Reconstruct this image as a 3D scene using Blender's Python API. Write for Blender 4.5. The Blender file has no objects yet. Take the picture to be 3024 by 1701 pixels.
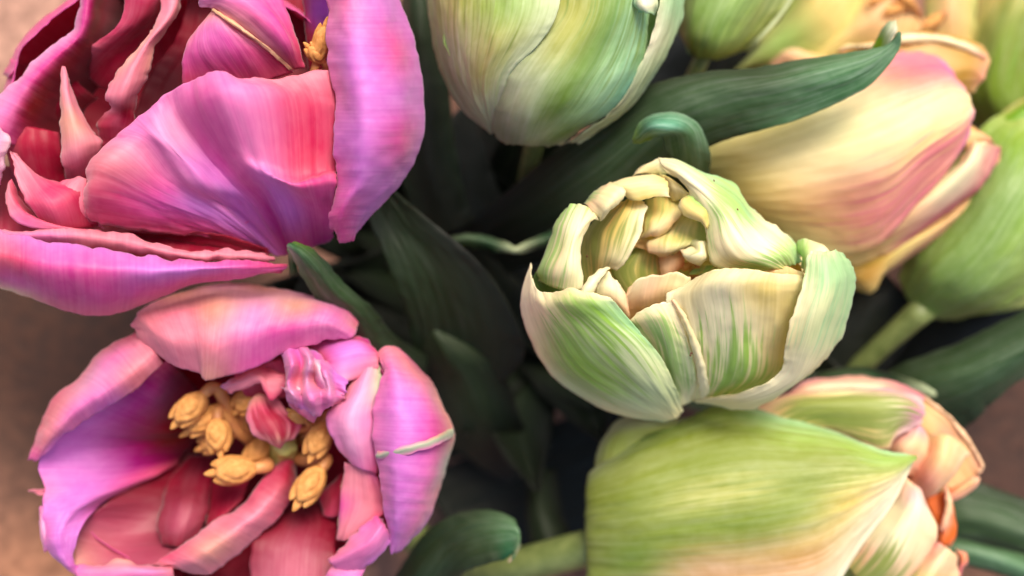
import bpy, math
import numpy as np
from mathutils import Vector

# ------------------------------------------------------------------ camera, world, sun, exposure
S = 7e-5                 # metres per photograph pixel in the plane of focus (frame = 21 cm wide)
D = 3600.0               # camera height above that plane, in the same units
scene = bpy.context.scene
cam_d = bpy.data.cameras.new('camera')
cam = bpy.data.objects.new('camera', cam_d)
scene.collection.objects.link(cam)
scene.camera = cam
cam.location = (0, 0, D * S)
cam_d.sensor_width = 36
cam_d.lens = 36 / (2 * 1512 / D)
cam_d.clip_start = 0.005
cam_d.clip_end = 50
cam_d.dof.use_dof = True
cam_d.dof.focus_distance = (D - 10) * S
cam_d.dof.aperture_fstop = 5.2

w = bpy.data.worlds.new('World'); scene.world = w; w.use_nodes = True
nt = w.node_tree
sky = nt.nodes.new('ShaderNodeTexSky'); sky.sky_type = 'NISHITA'; sky.sun_disc = False
SUN_EL, SUN_AZ = 54.0, 20.0          # azimuth clockwise from +Y (top of the picture)
sky.sun_elevation = math.radians(SUN_EL); sky.sun_rotation = math.radians(SUN_AZ)
sky.air_density = 0.7; sky.dust_density = 5.0; sky.ozone_density = 0.6
bg = nt.nodes['Background']; bg.inputs['Strength'].default_value = 0.12
nt.links.new(sky.outputs[0], bg.inputs['Color'])
sun_d = bpy.data.lights.new('sun', 'SUN'); sun_d.energy = 1.5; sun_d.angle = math.radians(22)
sun_d.color = (1.0, 0.88, 0.70)
sun = bpy.data.objects.new('sun', sun_d); scene.collection.objects.link(sun)
a_, e_ = math.radians(SUN_AZ), math.radians(SUN_EL)
sdir = Vector((math.sin(a_) * math.cos(e_), math.cos(a_) * math.cos(e_), math.sin(e_)))
sun.rotation_euler = sdir.to_track_quat('Z', 'Y').to_euler()
sun.location = sdir * 2
vs = scene.view_settings
vs.view_transform = 'Standard'; vs.look = 'None'; vs.gamma = 1; vs.exposure = 0.95
COL = scene.collection

# ------------------------------------------------------------------ frames: each flower has its own drawing scale
class Fr:
    def __init__(s, k, x0, y0, z0=0): s.k, s.x0, s.y0, s.z0 = k, x0, y0, z0
    def __call__(s, P):
        P = np.asarray(P, float)
        x = s.x0 + P[..., 0] / s.k; y = s.y0 + P[..., 1] / s.k; z = s.z0 + P[..., 2] / s.k
        f = (D - z) / D
        return np.stack([(x - 1512) * f, (850.5 - y) * f, z], -1)   # still in photograph pixels
F1 = Fr(1.449, 0, 0, 30)
F2 = Fr(1.448, 0, 700, -110)
F3 = Fr(1.61, 1500, 400, 0)
F4 = Fr(1.811, 1100, 0, -60)
F5 = Fr(1.61, 2000, 0, -430)
F6 = Fr(1.9456, 1700, 1000, -330)
F0 = Fr(0.8518, 0, 0, 0)

# ------------------------------------------------------------------ little numeric helpers
def lin(h):
    v = np.array([int(h[i:i + 2], 16) for i in (0, 2, 4)]) / 255.0
    return np.where(v <= .04045, v / 12.92, ((v + .055) / 1.055) ** 2.4)
PAL = {k: lin(v) for k, v in dict(
    p='E066A6', q='EA88BE', v='D882CF', E='B0B8A0', u='8A3F98', s='DE6080', M='B65E72', D='8E3444', Q='EBE2A6', t='B23A50', r='8C1A30', d='5A0A1A', l='EBA6CC', w='F4D0DA', k='EA90A2', m='B03A88', K='E9A89A',
    c='F6EAC2', y='F0DD98', Y='D8BE52', W='FDF6DA', a='B4D888', A='A2CC66', g='A9C678', G='8CAA68', H='B0D8AC', h='D8E4BC', T='8CC0A4', o='F2CCA0', O='E27A48', P='FAD6B8', R='EE9A7C', z='C9A25C', b='8A5A22',
    e='BEC47E', f='96A65E', F='5E7A3A', n='BCCAA0', N='9CA884', B='B4B698', x='48301A',
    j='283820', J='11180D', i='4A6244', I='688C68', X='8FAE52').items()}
def hermite(tk, P, t):
    tk = np.asarray(tk, float); n = len(tk)
    if n == 1: return np.repeat(P[:1], len(t), 0)
    d = np.diff(P, axis=0) / np.diff(tk).reshape(-1, *([1] * (P.ndim - 1)))
    m = np.empty_like(P); m[0] = d[0]; m[-1] = d[-1]
    if n > 2:
        h = np.diff(tk); w0 = (h[1:] / (h[1:] + h[:-1])).reshape(-1, *([1] * (P.ndim - 1)))
        m[1:-1] = w0 * d[:-1] + (1 - w0) * d[1:]
    i = np.clip(np.searchsorted(tk, t, 'right') - 1, 0, n - 2)
    h = (tk[i + 1] - tk[i]); s = (t - tk[i]) / h
    sh = (-1,) + (1,) * (P.ndim - 1); s = s.reshape(sh); h = h.reshape(sh)
    return ((2*s**3 - 3*s**2 + 1) * P[i] + (s**3 - 2*s**2 + s) * h * m[i] + (-2*s**3 + 3*s**2) * P[i+1] + (s**3 - s**2) * h * m[i+1])
_rng = np.random.RandomState(7)
_G = _rng.rand(64, 64) * 2 - 1
def vnoise(x, y):
    x = np.asarray(x, float) ; y = np.asarray(y, float)
    xi = np.floor(x).astype(int); yi = np.floor(y).astype(int); fx = x - xi; fy = y - yi
    fx = fx*fx*(3-2*fx); fy = fy*fy*(3-2*fy)
    g = lambda a, b: _G[a % 64, b % 64]
    return (g(xi, yi)*(1-fx)+g(xi+1, yi)*fx)*(1-fy) + (g(xi, yi+1)*(1-fx)+g(xi+1, yi+1)*fx)*fy
def fnoise(x, y): return vnoise(x, y) + .5 * vnoise(2.1*x+9, 2.1*y+5) + .25 * vnoise(4.3*x+3, 4.3*y+7)
def rows_of(txt):
    return [np.array([[float(q) for q in p.split(',')] for p in r.split()]) for r in txt.strip().split('|')]
def cgrid(spec):
    return [np.array([PAL[c] for c in r]) for r in spec.split()]
def ngrid(spec):
    return [np.array([[int(c) / 9.0] for c in r]) for r in spec.split()]
def sample_grid(G, NU, NV):
    R = np.stack([hermite(np.linspace(0, 1, len(r)) if len(r) > 1 else [0], r, np.linspace(0, 1, NU)) for r in G])
    return np.clip(hermite(np.linspace(0, 1, len(G)) if len(G) > 1 else [0], R, np.linspace(0, 1, NV)), 0, 1)

# ------------------------------------------------------------------ materials
def mat(name): 
    m = bpy.data.materials.new(name); m.use_nodes = True
    return m, m.node_tree.nodes, m.node_tree.links, m.node_tree.nodes['Principled BSDF']
def N(nd, typ, **k):
    n = nd.new(typ)
    for a, b in k.items(): setattr(n, a, b)
    return n
def mapr(nd, lk, src, a, b, c, d, smooth=False):
    n = N(nd, 'ShaderNodeMapRange'); n.clamp = True
    if smooth: n.interpolation_type = 'SMOOTHSTEP'
    for i, v in zip((1, 2, 3, 4), (a, b, c, d)): n.inputs[i].default_value = v
    lk.new(src, n.inputs[0]); return n.outputs[0]
def petal_material(name, vein=0.10, rough=0.5, trans=0.22, bump=0.35, sheen=0.15, tint=(1, 1, 1), satv=1.12, mottle=.06):
    m, nd, lk, bs = mat(name)
    uv = N(nd, 'ShaderNodeUVMap'); uv.uv_map = 'UVMap'
    oi = N(nd, 'ShaderNodeObjectInfo')
    def noise(sx, sy, sc=1.0, det=3.0, w=0.0, dist=0.0):
        mp = N(nd, 'ShaderNodeMapping'); mp.inputs['Scale'].default_value = (sx, sy, 1)
        lk.new(uv.outputs[0], mp.inputs[0])
        n = N(nd, 'ShaderNodeTexNoise', noise_dimensions='4D'); n.inputs['Scale'].default_value = sc; n.inputs['Detail'].default_value = det
        n.inputs['Distortion'].default_value = dist
        ad = N(nd, 'ShaderNodeMath', operation='MULTIPLY_ADD'); ad.inputs[1].default_value = 37.0; ad.inputs[2].default_value = w
        lk.new(oi.outputs['Random'], ad.inputs[0]); lk.new(ad.outputs[0], n.inputs['W'])
        lk.new(mp.outputs[0], n.inputs['Vector']); return n.outputs['Fac']
    # uv unit = 100 photograph pixels
    fine = noise(11, 0.22, det=1, w=1); broad = noise(3.6, 0.35, det=2, w=5, dist=.3); spot = noise(3.2, 2.4, det=5, w=9, dist=.4)
    flame_n = noise(7.5, 0.42, det=3, w=13, dist=.35)
    at = N(nd, 'ShaderNodeAttribute', attribute_name='pigment'); fl = N(nd, 'ShaderNodeAttribute', attribute_name='feather_tint'); fa_ = N(nd, 'ShaderNodeAttribute', attribute_name='feather_amount')
    # feathered flame
    inv = N(nd, 'ShaderNodeMath', operation='MULTIPLY_ADD'); inv.inputs[1].default_value = 0.62; lk.new(fa_.outputs['Fac'], inv.inputs[0])
    lk.new(flame_n, inv.inputs[2])
    fm = mapr(nd, lk, inv.outputs[0], .60, .88, 0, 1, True)
    gate = mapr(nd, lk, fa_.outputs['Fac'], 0.0, .15, 0, .95)
    mu = N(nd, 'ShaderNodeMath', operation='MULTIPLY'); lk.new(fm, mu.inputs[0]); lk.new(gate, mu.inputs[1])
    mx = N(nd, 'ShaderNodeMix', data_type='RGBA'); lk.new(mu.outputs[0], mx.inputs[0]); lk.new(at.outputs['Color'], mx.inputs[6]); lk.new(fl.outputs['Color'], mx.inputs[7])
    # veins: darker & more saturated along veins
    v1 = mapr(nd, lk, fine, .32, .68, -1, 1); v2 = mapr(nd, lk, broad, .3, .7, -1, 1); v3 = mapr(nd, lk, spot, .3, .7, -1, 1)
    s1 = N(nd, 'ShaderNodeMath', operation='MULTIPLY_ADD'); lk.new(v1, s1.inputs[0]); s1.inputs[1].default_value = vein; s1.inputs[2].default_value = 1.0
    s2 = N(nd, 'ShaderNodeMath', operation='MULTIPLY_ADD'); lk.new(v2, s2.inputs[0]); s2.inputs[1].default_value = vein * .9; lk.new(s1.outputs[0], s2.inputs[2])
    s3 = N(nd, 'ShaderNodeMath', operation='MULTIPLY_ADD'); lk.new(v3, s3.inputs[0]); s3.inputs[1].default_value = mottle; lk.new(s2.outputs[0], s3.inputs[2])
    hs = N(nd, 'ShaderNodeHueSaturation'); lk.new(mx.outputs[2], hs.inputs['Color']); lk.new(s3.outputs[0], hs.inputs['Value'])
    sat = N(nd, 'ShaderNodeMath', operation='SUBTRACT'); sat.inputs[0].default_value = 1 + satv; lk.new(s3.outputs[0], sat.inputs[1]); lk.new(sat.outputs[0], hs.inputs['Saturation'])
    tn = N(nd, 'ShaderNodeMix', data_type='RGBA', blend_type='MULTIPLY'); tn.inputs[0].default_value = 1
    lk.new(hs.outputs[0], tn.inputs[6]); tn.inputs[7].default_value = (*tint, 1)
    col = tn.outputs[2]
    lk.new(col, bs.inputs['Base Color'])
    bs.inputs['Roughness'].default_value = rough
    bs.inputs['Specular IOR Level'].default_value = .38
    bs.inputs['Sheen Weight'].default_value = sheen; bs.inputs['Sheen Roughness'].default_value = .4
    bp = N(nd, 'ShaderNodeBump'); bp.inputs['Strength'].default_value = bump; bp.inputs['Distance'].default_value = .00022
    hgt = N(nd, 'ShaderNodeMath', operation='MULTIPLY_ADD'); lk.new(fine, hgt.inputs[0]); hgt.inputs[1].default_value = .7; lk.new(broad, hgt.inputs[2])
    h2 = N(nd, 'ShaderNodeMath', operation='MULTIPLY_ADD'); lk.new(spot, h2.inputs[0]); h2.inputs[1].default_value = .25; lk.new(hgt.outputs[0], h2.inputs[2])
    lk.new(h2.outputs[0], bp.inputs['Height']); lk.new(bp.outputs[0], bs.inputs['Normal'])
    tr = N(nd, 'ShaderNodeBsdfTranslucent'); lk.new(col, tr.inputs['Color']); lk.new(bp.outputs[0], tr.inputs['Normal'])
    ms = N(nd, 'ShaderNodeMixShader'); ms.inputs[0].default_value = trans
    out = nd['Material Output']; lk.new(bs.outputs[0], ms.inputs[1]); lk.new(tr.outputs[0], ms.inputs[2]); lk.new(ms.outputs[0], out.inputs['Surface'])
    return m
M_PINK = petal_material('pink_petal', mottle=.035, vein=.028, trans=.30, sheen=.25, satv=1.05)
M_CREAM = petal_material('cream_petal', tint=(1, .985, .84), vein=.045, trans=.28, bump=.4, satv=1.05, mottle=.03)
M_BUD = petal_material('green_bud_petal', vein=.07, trans=.15, bump=.3, sheen=.05, mottle=.07, tint=(.86, .84, .80))
M_LEAF = petal_material('tulip_leaf', vein=.2, trans=.10, bump=.25, sheen=0.05, rough=.58, mottle=.1, tint=(.72, .72, .72))
def simple_material(name, base, base2, rough=.6, scale=900, bump=.4, trans=0):
    m, nd, lk, bs = mat(name)
    tc = N(nd, 'ShaderNodeTexCoord'); n = N(nd, 'ShaderNodeTexNoise'); n.inputs['Scale'].default_value = scale; n.inputs['Detail'].default_value = 5
    lk.new(tc.outputs['Object'], n.inputs['Vector'])
    r = N(nd, 'ShaderNodeValToRGB'); r.color_ramp.elements[0].position = .35; r.color_ramp.elements[1].position = .65
    r.color_ramp.elements[0].color = (*lin(base), 1); r.color_ramp.elements[1].color = (*lin(base2), 1)
    lk.new(n.outputs['Fac'], r.inputs[0]); lk.new(r.outputs[0], bs.inputs['Base Color']); bs.inputs['Roughness'].default_value = rough
    b = N(nd, 'ShaderNodeBump'); b.inputs['Strength'].default_value = bump; b.inputs['Distance'].default_value = .0003
    lk.new(n.outputs['Fac'], b.inputs['Height']); lk.new(b.outputs[0], bs.inputs['Normal'])
    if trans:
        bs.inputs['Subsurface Weight'].default_value = trans; bs.inputs['Subsurface Radius'].default_value = (.001, .0006, .0003); bs.inputs['Subsurface Scale'].default_value = 1
    return m
M_ANTHER = simple_material('anther_pollen', 'BF8240', 'D99C58', .8, 700, .3)
M_FILAMENT = simple_material('filament', 'C98F52', 'B9784C', .5, 500, .2)
M_PISTIL = simple_material('pistil', 'B9B860', 'CFC878', .5, 500, .2)
M_STEM = simple_material('tulip_stem', '65753F', '7C8A50', .45, 300, .2)
M_BROWN = simple_material('blemish', '5A2E1E', '6E3B26', .7, 3000, .2)

# ------------------------------------------------------------------ object helpers
def link_mesh(name, me, parent=None, material=None):
    o = bpy.data.objects.new(name, me); COL.objects.link(o)
    if parent is not None:
        o.parent = parent; o.matrix_parent_inverse = parent.matrix_world.inverted()
    if material: me.materials.append(material)
    return o
def thing(name, loc_px, label, cat, group=None):
    o = bpy.data.objects.new(name, None); COL.objects.link(o)
    o.location = Vector(loc_px) * S; o.empty_display_size = .01
    bpy.context.view_layer.update()
    o['label'] = label; o['category'] = cat
    if group: o['group'] = group
    return o
_seed = [0]
def petal(parent, fr, txt, cg='p', fl=None, fc='g', back=None, m=None, T=2.1, edge=3.4, ruf=4.5, ridge=1.7, ef=36.0, name='petal', curl=None, dens=1.0, swap=False, el=1, er=1):
    """txt: rows of control points (left edge > right edge), base row first; the surface passes through all of them."""
    _seed[0] += 1; sd = _seed[0] * 3.37
    rows = [fr(r) for r in rows_of(txt)]
    cnt = {len(r) for r in rows}
    rowlen = max(np.linalg.norm(np.diff(r, axis=0), axis=1).sum() for r in rows)
    mids = np.array([r[len(r) // 2] for r in rows]); collen = np.linalg.norm(np.diff(mids, axis=0), axis=1).sum()
    NU = int(np.clip(rowlen / 9 * dens, 14, 90)); NV = int(np.clip(collen / 9 * dens, 14, 90))
    tu = np.linspace(0, 1, NU); tv = np.linspace(0, 1, NV)
    def knots(seg):
        seg = np.maximum(seg, 1e-3) ** .5; k = np.r_[0, np.cumsum(seg)]; return k / k[-1]
    R = []
    common = None
    if len(cnt) == 1:
        common = knots(np.mean([np.linalg.norm(np.diff(r, axis=0), axis=1) for r in rows], 0))
    for r in rows:
        k = common if common is not None else knots(np.linalg.norm(np.diff(r, axis=0), axis=1))
        R.append(hermite(k, r, tu))
    R = np.stack(R)
    kv = knots(np.mean(np.linalg.norm(np.diff(R, axis=0), axis=2), 1))
    G = hermite(kv, R, tv)                                   # NV x NU x 3
    U, V = np.meshgrid(tu, tv)
    du = np.gradient(G, axis=1); dv = np.gradient(G, axis=0)
    def unit(a): return a / np.maximum(np.linalg.norm(a, axis=-1, keepdims=True), 1e-6)
    eu, ev = unit(du), unit(dv); nn = unit(np.cross(eu, ev))
    if nn[..., 2].mean() < 0: nn = -nn; flip = True
    else: flip = False
    px_u = U * rowlen; px_v = V * collen
    fe_l = el * np.exp(-px_u / 28); fe_r = er * np.exp(-(rowlen - px_u) / 28); fe_t = np.exp(-(collen - px_v) / 28)
    f = 1 / ef
    nl = fnoise(px_v * f + sd, sd + 0 * U); nr = fnoise(px_v * f + sd + 31, sd + 5 + 0 * U); nt_ = fnoise(px_u * f + sd + 11, sd + 9 + 0 * U)
    G = G + eu * ((nr * fe_r - nl * fe_l) * edge)[..., None] + ev * (nt_ * fe_t * edge)[..., None]
    wv = fnoise(px_v * f * .8 + sd + 50, U * 3) * (fe_l + fe_r) + fnoise(px_u * f * .8 + sd + 71, V * 3) * fe_t
    G = G + nn * (wv * ruf)[..., None]
    qu, qv = (px_v, px_u) if swap else (px_u, px_v)
    G = G + nn * ((fnoise(qu / 22 + sd, qv / 260 + sd) * ridge + fnoise(qu / 110 + sd + 4, qv / 190 + sd) * ridge * 2.6))[..., None]
    # crinkles: mid-size folds, and fine gathers that run in from the rims
    G = G + nn * (fnoise(qu / 46 + sd + 2, qv / 120 + sd) * ridge * .9)[..., None]
    rs = np.exp(-px_u / 60) * el + np.exp(-(rowlen - px_u) / 60) * er; rt = np.exp(-(collen - px_v) / 60)
    G = G + nn * ((fnoise(px_v / 14 + sd, px_u / 120 + sd + 3) * rs + fnoise(px_u / 14 + sd, px_v / 120 + sd + 3) * rt) * ridge * .75)[..., None]
    # thickness tapering to the rim
    ed = np.minimum(np.minimum(px_u, rowlen - px_u), np.minimum(px_v + 6, collen - px_v))
    th = T * (.45 + .55 * np.sqrt(np.clip(ed / 22, 0, 1)))
    du = np.gradient(G, axis=1); dv = np.gradient(G, axis=0); nn2 = unit(np.cross(unit(du), unit(dv)))
    if flip: nn2 = -nn2
    A = G + nn2 * th[..., None]; B = G - nn2 * th[..., None]
    P = np.concatenate([A.reshape(-1, 3), B.reshape(-1, 3)]) * S
    n = NU * NV
    I = np.arange(n).reshape(NV, NU)
    q = np.stack([I[:-1, :-1], I[:-1, 1:], I[1:, 1:], I[1:, :-1]], -1).reshape(-1, 4)
    qb = q[:, ::-1] + n
    if flip: q, qb = q[:, ::-1], qb[:, ::-1]
    loop = np.r_[I[0, :-1], I[:-1, -1], I[-1, :0:-1], I[:0:-1, 0]]
    nx = np.roll(loop, -1); rim = np.stack([loop, loop + n, nx + n, nx], -1)
    if flip: rim = rim[:, ::-1]
    F = np.concatenate([q, qb, rim])
    me = bpy.data.meshes.new(name)
    me.vertices.add(len(P)); me.vertices.foreach_set('co', P.astype(np.float32).ravel())
    me.loops.add(F.size); me.loops.foreach_set('vertex_index', F.astype(np.int32).ravel())
    me.polygons.add(len(F)); me.polygons.foreach_set('loop_start', np.arange(0, F.size, 4, dtype=np.int32))
    me.polygons.foreach_set('use_smooth', np.ones(len(F), bool))
    me.update(calc_edges=True); me.validate()
    uv = me.uv_layers.new(name='UVMap')
    UVv = np.stack([qu / 100, qv / 100], -1).reshape(-1, 2); UVv = np.concatenate([UVv, UVv])
    uv.data.foreach_set('uv', UVv[F.ravel()].astype(np.float32).ravel())
    C = sample_grid(cgrid(cg), NU, NV).reshape(-1, 3)
    Cb = C if back is None else sample_grid(cgrid(back), NU, NV).reshape(-1, 3)
    ca = me.color_attributes.new('pigment', 'FLOAT_COLOR', 'POINT')
    ca.data.foreach_set('color', np.c_[np.concatenate([C, Cb]), np.ones(2 * n)].astype(np.float32).ravel())
    al = sample_grid(ngrid(fl), NU, NV).reshape(-1) if fl else np.zeros(n)
    fa = me.color_attributes.new('feather_tint', 'FLOAT_COLOR', 'POINT')
    al2 = np.r_[al, al if back is None else al * 0]
    fa.data.foreach_set('color', np.c_[np.repeat(PAL[fc][None], 2 * n, 0), np.ones(2 * n)].astype(np.float32).ravel())
    am = me.attributes.new('feather_amount', 'FLOAT', 'POINT'); am.data.foreach_set('value', al2.astype(np.float32))
    o = link_mesh(name, me, parent, m or M_PINK)
    return o
def tube(name, parent, pts, rad, m, fr=None, sides=20, lump=0.0, closed=True):
    """pts in frame units, rad list in photograph px"""
    P = (fr(np.array(pts, float)) if fr else np.array(pts, float))
    k = np.r_[0, np.cumsum(np.linalg.norm(np.diff(P, axis=0), axis=1))]; k /= k[-1]
    n = max(12, len(P) * 8); t = np.linspace(0, 1, n); C = hermite(k, P, t)
    r = np.interp(t, np.linspace(0, 1, len(rad)), rad) if len(rad) != len(P) else hermite(k, np.array(rad, float)[:, None], t)[:, 0]
    r = np.maximum(r, .3)
    T = np.gradient(C, axis=0); T /= np.linalg.norm(T, axis=1, keepdims=True)
    up = np.array([0.3, 1, .2]) if abs(T[:, 1]).mean() < .8 else np.array([1, .2, .3])
    X = np.cross(T, up); X /= np.linalg.norm(X, axis=1, keepdims=True); Y = np.cross(T, X)
    a = np.linspace(0, 2 * np.pi, sides, endpoint=False)
    rr = r[:, None] * (1 + lump * fnoise(a[None] * 2 + 3, t[:, None] * 6))
    V = C[:, None] + X[:, None] * (np.cos(a)[None, :, None] * rr[..., None]) + Y[:, None] * (np.sin(a)[None, :, None] * rr[..., None])
    V = V.reshape(-1, 3); f = []
    for i in range(n - 1):
        for j in range(sides):
            f.append((i*sides+j, i*sides+(j+1) % sides, (i+1)*sides+(j+1) % sides, (i+1)*sides+j))
    f.append(tuple(range(sides))[::-1]); f.append(tuple((n-1)*sides + j for j in range(sides)))
    me = bpy.data.meshes.new(name); me.from_pydata((V * S).tolist(), [], f); me.update()
    me.polygons.foreach_set('use_smooth', np.ones(len(me.polygons), bool))
    return link_mesh(name, me, parent, m)
GROUND_Z = -1750
def stem(parent, fr, start, mid, r=34, end=(1500, 880)):
    p0 = fr(np.array([start]))[0]
    F = Fr(1, 0, 0, 0); pm = F(np.array([mid]))[0]; pe = np.array([(end[0] - 1512) * 1.3, (850 - end[1]) * 1.3, GROUND_Z + 8])
    tube('stem', parent, [p0, pm, pe], [r, r * .95, r], M_STEM)
def anther(parent, fr, a, b, width, base, tilt=0):
    """two plump pods side by side from a (tip) to b, on a filament that runs down to base"""
    A, B, C = [fr(np.array([p]))[0] for p in (a, b, base)]
    st = bpy.data.objects.new('stamen', None); COL.objects.link(st); st.location = Vector(B * S)
    st.parent = parent; st.matrix_parent_inverse = parent.matrix_world.inverted(); bpy.context.view_layer.update()
    ax = (B - A); L = np.linalg.norm(ax); ax /= L
    side = np.cross(ax, [0, 0, 1]); side /= np.linalg.norm(side); up = np.cross(side, ax)
    me_v = []; me_f = []
    def pod(cx, cz, wx, wz, l0, l1):
        o = len(me_v); nr, ns = 22, 22
        for i in range(nr + 1):
            t = i / nr; rr = math.sin(math.pi * min(1, max(0, t))) ** .55
            for j in range(ns):
                an = 2 * math.pi * j / ns
                groove = 1 - .22 * math.exp(-((an - math.pi/2) / .28) ** 2)
                c, s_ = math.cos(an) * rr * wx * groove, math.sin(an) * rr * wz * groove
                nz = 1 + .05 * vnoise(t * 4 + cx, an * 1.3)
                p = A + ax * (L * (l0 + (l1 - l0) * t)) + side * (cx * (1 - .25 * t) + c * nz) + up * (cz + s_ * nz)
                me_v.append((p * S).tolist())
        for i in range(nr):
            for j in range(ns):
                me_f.append((o+i*ns+j, o+i*ns+(j+1) % ns, o+(i+1)*ns+(j+1) % ns, o+(i+1)*ns+j))
    W = width * .56
    def oval(cx, cz, wx, wz, l0, l1, ring, twist=0.0):
        o = len(me_v); nr, ns = 34, 34
        for i in range(nr + 1):
            t = i / nr; rr = max(math.sin(math.pi * t), 0) ** .62
            for j in range(ns):
                an = 2 * math.pi * j / ns
                q = math.sqrt(((t - .47) / .33) ** 2 + (math.cos(an) / .62) ** 2)
                g = 1 - ring * math.exp(-((q - 1) / .17) ** 2) * (math.sin(an) > 0)
                g *= 1 + .05 * vnoise(t * 5 + cx + A[0] * .1, an * 1.4) + .03 * vnoise(t * 17, an * 5 + A[1])
                c, s_ = math.cos(an) * rr * wx, math.sin(an) * rr * wz
                p = A + ax * (L * (l0 + (l1 - l0) * t)) + side * (cx * (1 - .4 * t) + c * g + twist * W * t * t) + up * (cz + s_ * g)
                me_v.append((p * S).tolist())
        for i in range(nr):
            for j in range(ns):
                me_f.append((o+i*ns+j, o+i*ns+(j+1) % ns, o+(i+1)*ns+(j+1) % ns, o+(i+1)*ns+j))
    oval(0, W * .1, W * .82, W * .72, 0.0, 1.0, .20)
    oval(-W * .5, -W * .3, W * .48, W * .5, -.05, .9, .05, -.1); oval(W * .5, -W * .3, W * .48, W * .5, -.02, .94, .05, .1)
    oval(W * .05, -W * .55, W * .34, W * .3, -.2, .6, .0)
    me = bpy.data.meshes.new('anther'); me.from_pydata(me_v, [], [f[::-1] for f in me_f]); me.update()
    me.polygons.foreach_set('use_smooth', np.ones(len(me.polygons), bool))
    link_mesh('anther', me, st, M_ANTHER)
    mid = (B + C) / 2 + np.array([0, 0, 30])
    tube('filament', st, [B - ax * L * .2, B + ax * L * .15, mid, C], [W * .35, W * .4, W * .42, W * .5], M_FILAMENT)
    return st
def cup(parent, fr, cx, cy, rx, ry, zr, bx, by, bz, cg, m, n=6, back=None, start=0.0, bulge=1.08):
    """ring of plain outer petals that closes the flower below and behind the petals in view"""
    for i in range(n):
        a0 = start + 2 * math.pi * i / n
        rows = []
        for t in (0.02, .25, .5, .75, 1.0):
            ex = math.sin(t * math.pi / 2 * 1.0) ** .8 * (bulge if .3 < t < .9 else 1)
            z = bz + (zr - bz) * (1 - math.cos(t * math.pi / 2)) ** .9
            r = []
            for k in (-1, -.5, 0, .5, 1):
                a = a0 + k * math.pi / n * 1.15; q = 1 - .04 * (1 - abs(k)) * (i % 2)
                r.append('%f,%f,%f' % (bx + (cx + math.cos(a) * rx * q - bx) * ex, by + (cy + math.sin(a) * ry * q - by) * ex, z + (-30 * k * k if t == 1 else 0)))
            rows.append(' '.join(r))
        petal(parent, fr, '|'.join(rows), cg, m=m, back=back, dens=.5)

# ================================================================== SETTING: the brown surface under the bouquet
def build_ground():
    n = 90; L = 60000
    m, nd, lk, bs = mat('brown_ground')
    tc = N(nd, 'ShaderNodeTexCoord')
    n1 = N(nd, 'ShaderNodeTexNoise'); n1.inputs['Scale'].default_value = 14; n1.inputs['Detail'].default_value = 4
    n2 = N(nd, 'ShaderNodeTexNoise'); n2.inputs['Scale'].default_value = 260; n2.inputs['Detail'].default_value = 6
    lk.new(tc.outputs['Object'], n1.inputs[0]); lk.new(tc.outputs['Object'], n2.inputs[0])
    r = N(nd, 'ShaderNodeValToRGB'); e = r.color_ramp.elements
    e[0].position = .36; e[0].color = (*lin('5E3D2A'), 1); e[1].position = .64; e[1].color = (*lin('A87C66'), 1)
    lk.new(n1.outputs[0], r.inputs[0])
    r2 = N(nd, 'ShaderNodeValToRGB'); r2.color_ramp.elements[0].color = (.62, .58, .55, 1); r2.color_ramp.elements[1].color = (1.25, 1.2, 1.18, 1)
    r2.color_ramp.elements[0].position = .35; r2.color_ramp.elements[1].position = .65
    lk.new(n2.outputs[0], r2.inputs[0])
    acc = r.outputs[0]
    for (bx, by, br, bc) in ((-1900, 1150, 900, 'AC8674'), (-1900, -1400, 700, 'A87658'), (-1800, -150, 1250, '3A1E0C'), (2250, -550, 1300, '40261A')):  # light and dark blotches; the left dark one is tulip shade put into colour
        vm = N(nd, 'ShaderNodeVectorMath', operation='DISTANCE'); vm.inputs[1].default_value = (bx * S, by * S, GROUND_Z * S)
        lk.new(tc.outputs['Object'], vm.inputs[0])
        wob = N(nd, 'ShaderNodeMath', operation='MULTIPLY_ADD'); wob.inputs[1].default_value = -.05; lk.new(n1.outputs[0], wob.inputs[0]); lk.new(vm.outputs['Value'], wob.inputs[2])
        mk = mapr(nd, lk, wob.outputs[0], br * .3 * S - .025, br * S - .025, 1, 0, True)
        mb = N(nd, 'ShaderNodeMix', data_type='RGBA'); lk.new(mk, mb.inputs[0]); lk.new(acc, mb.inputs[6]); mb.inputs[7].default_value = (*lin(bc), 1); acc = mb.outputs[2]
    mx = N(nd, 'ShaderNodeMix', data_type='RGBA', blend_type='MULTIPLY'); mx.inputs[0].default_value = 1
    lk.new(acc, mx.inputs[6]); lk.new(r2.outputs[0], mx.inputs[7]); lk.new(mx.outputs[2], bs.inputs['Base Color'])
    bs.inputs['Roughness'].default_value = .75
    bp = N(nd, 'ShaderNodeBump'); bp.inputs['Distance'].default_value = .001; bp.inputs['Strength'].default_value = .6
    lk.new(n2.outputs[0], bp.inputs['Height']); lk.new(bp.outputs[0], bs.inputs['Normal'])
    me = bpy.data.meshes.new('ground')
    h = L * S; z = GROUND_Z * S
    me.from_pydata([(-h, -h, z), (h, -h, z), (h, h, z), (-h, h, z)], [], [(0, 1, 2, 3)]); me.update()
    o = link_mesh('ground', me, None, m); o['kind'] = 'structure'
build_ground()

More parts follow.
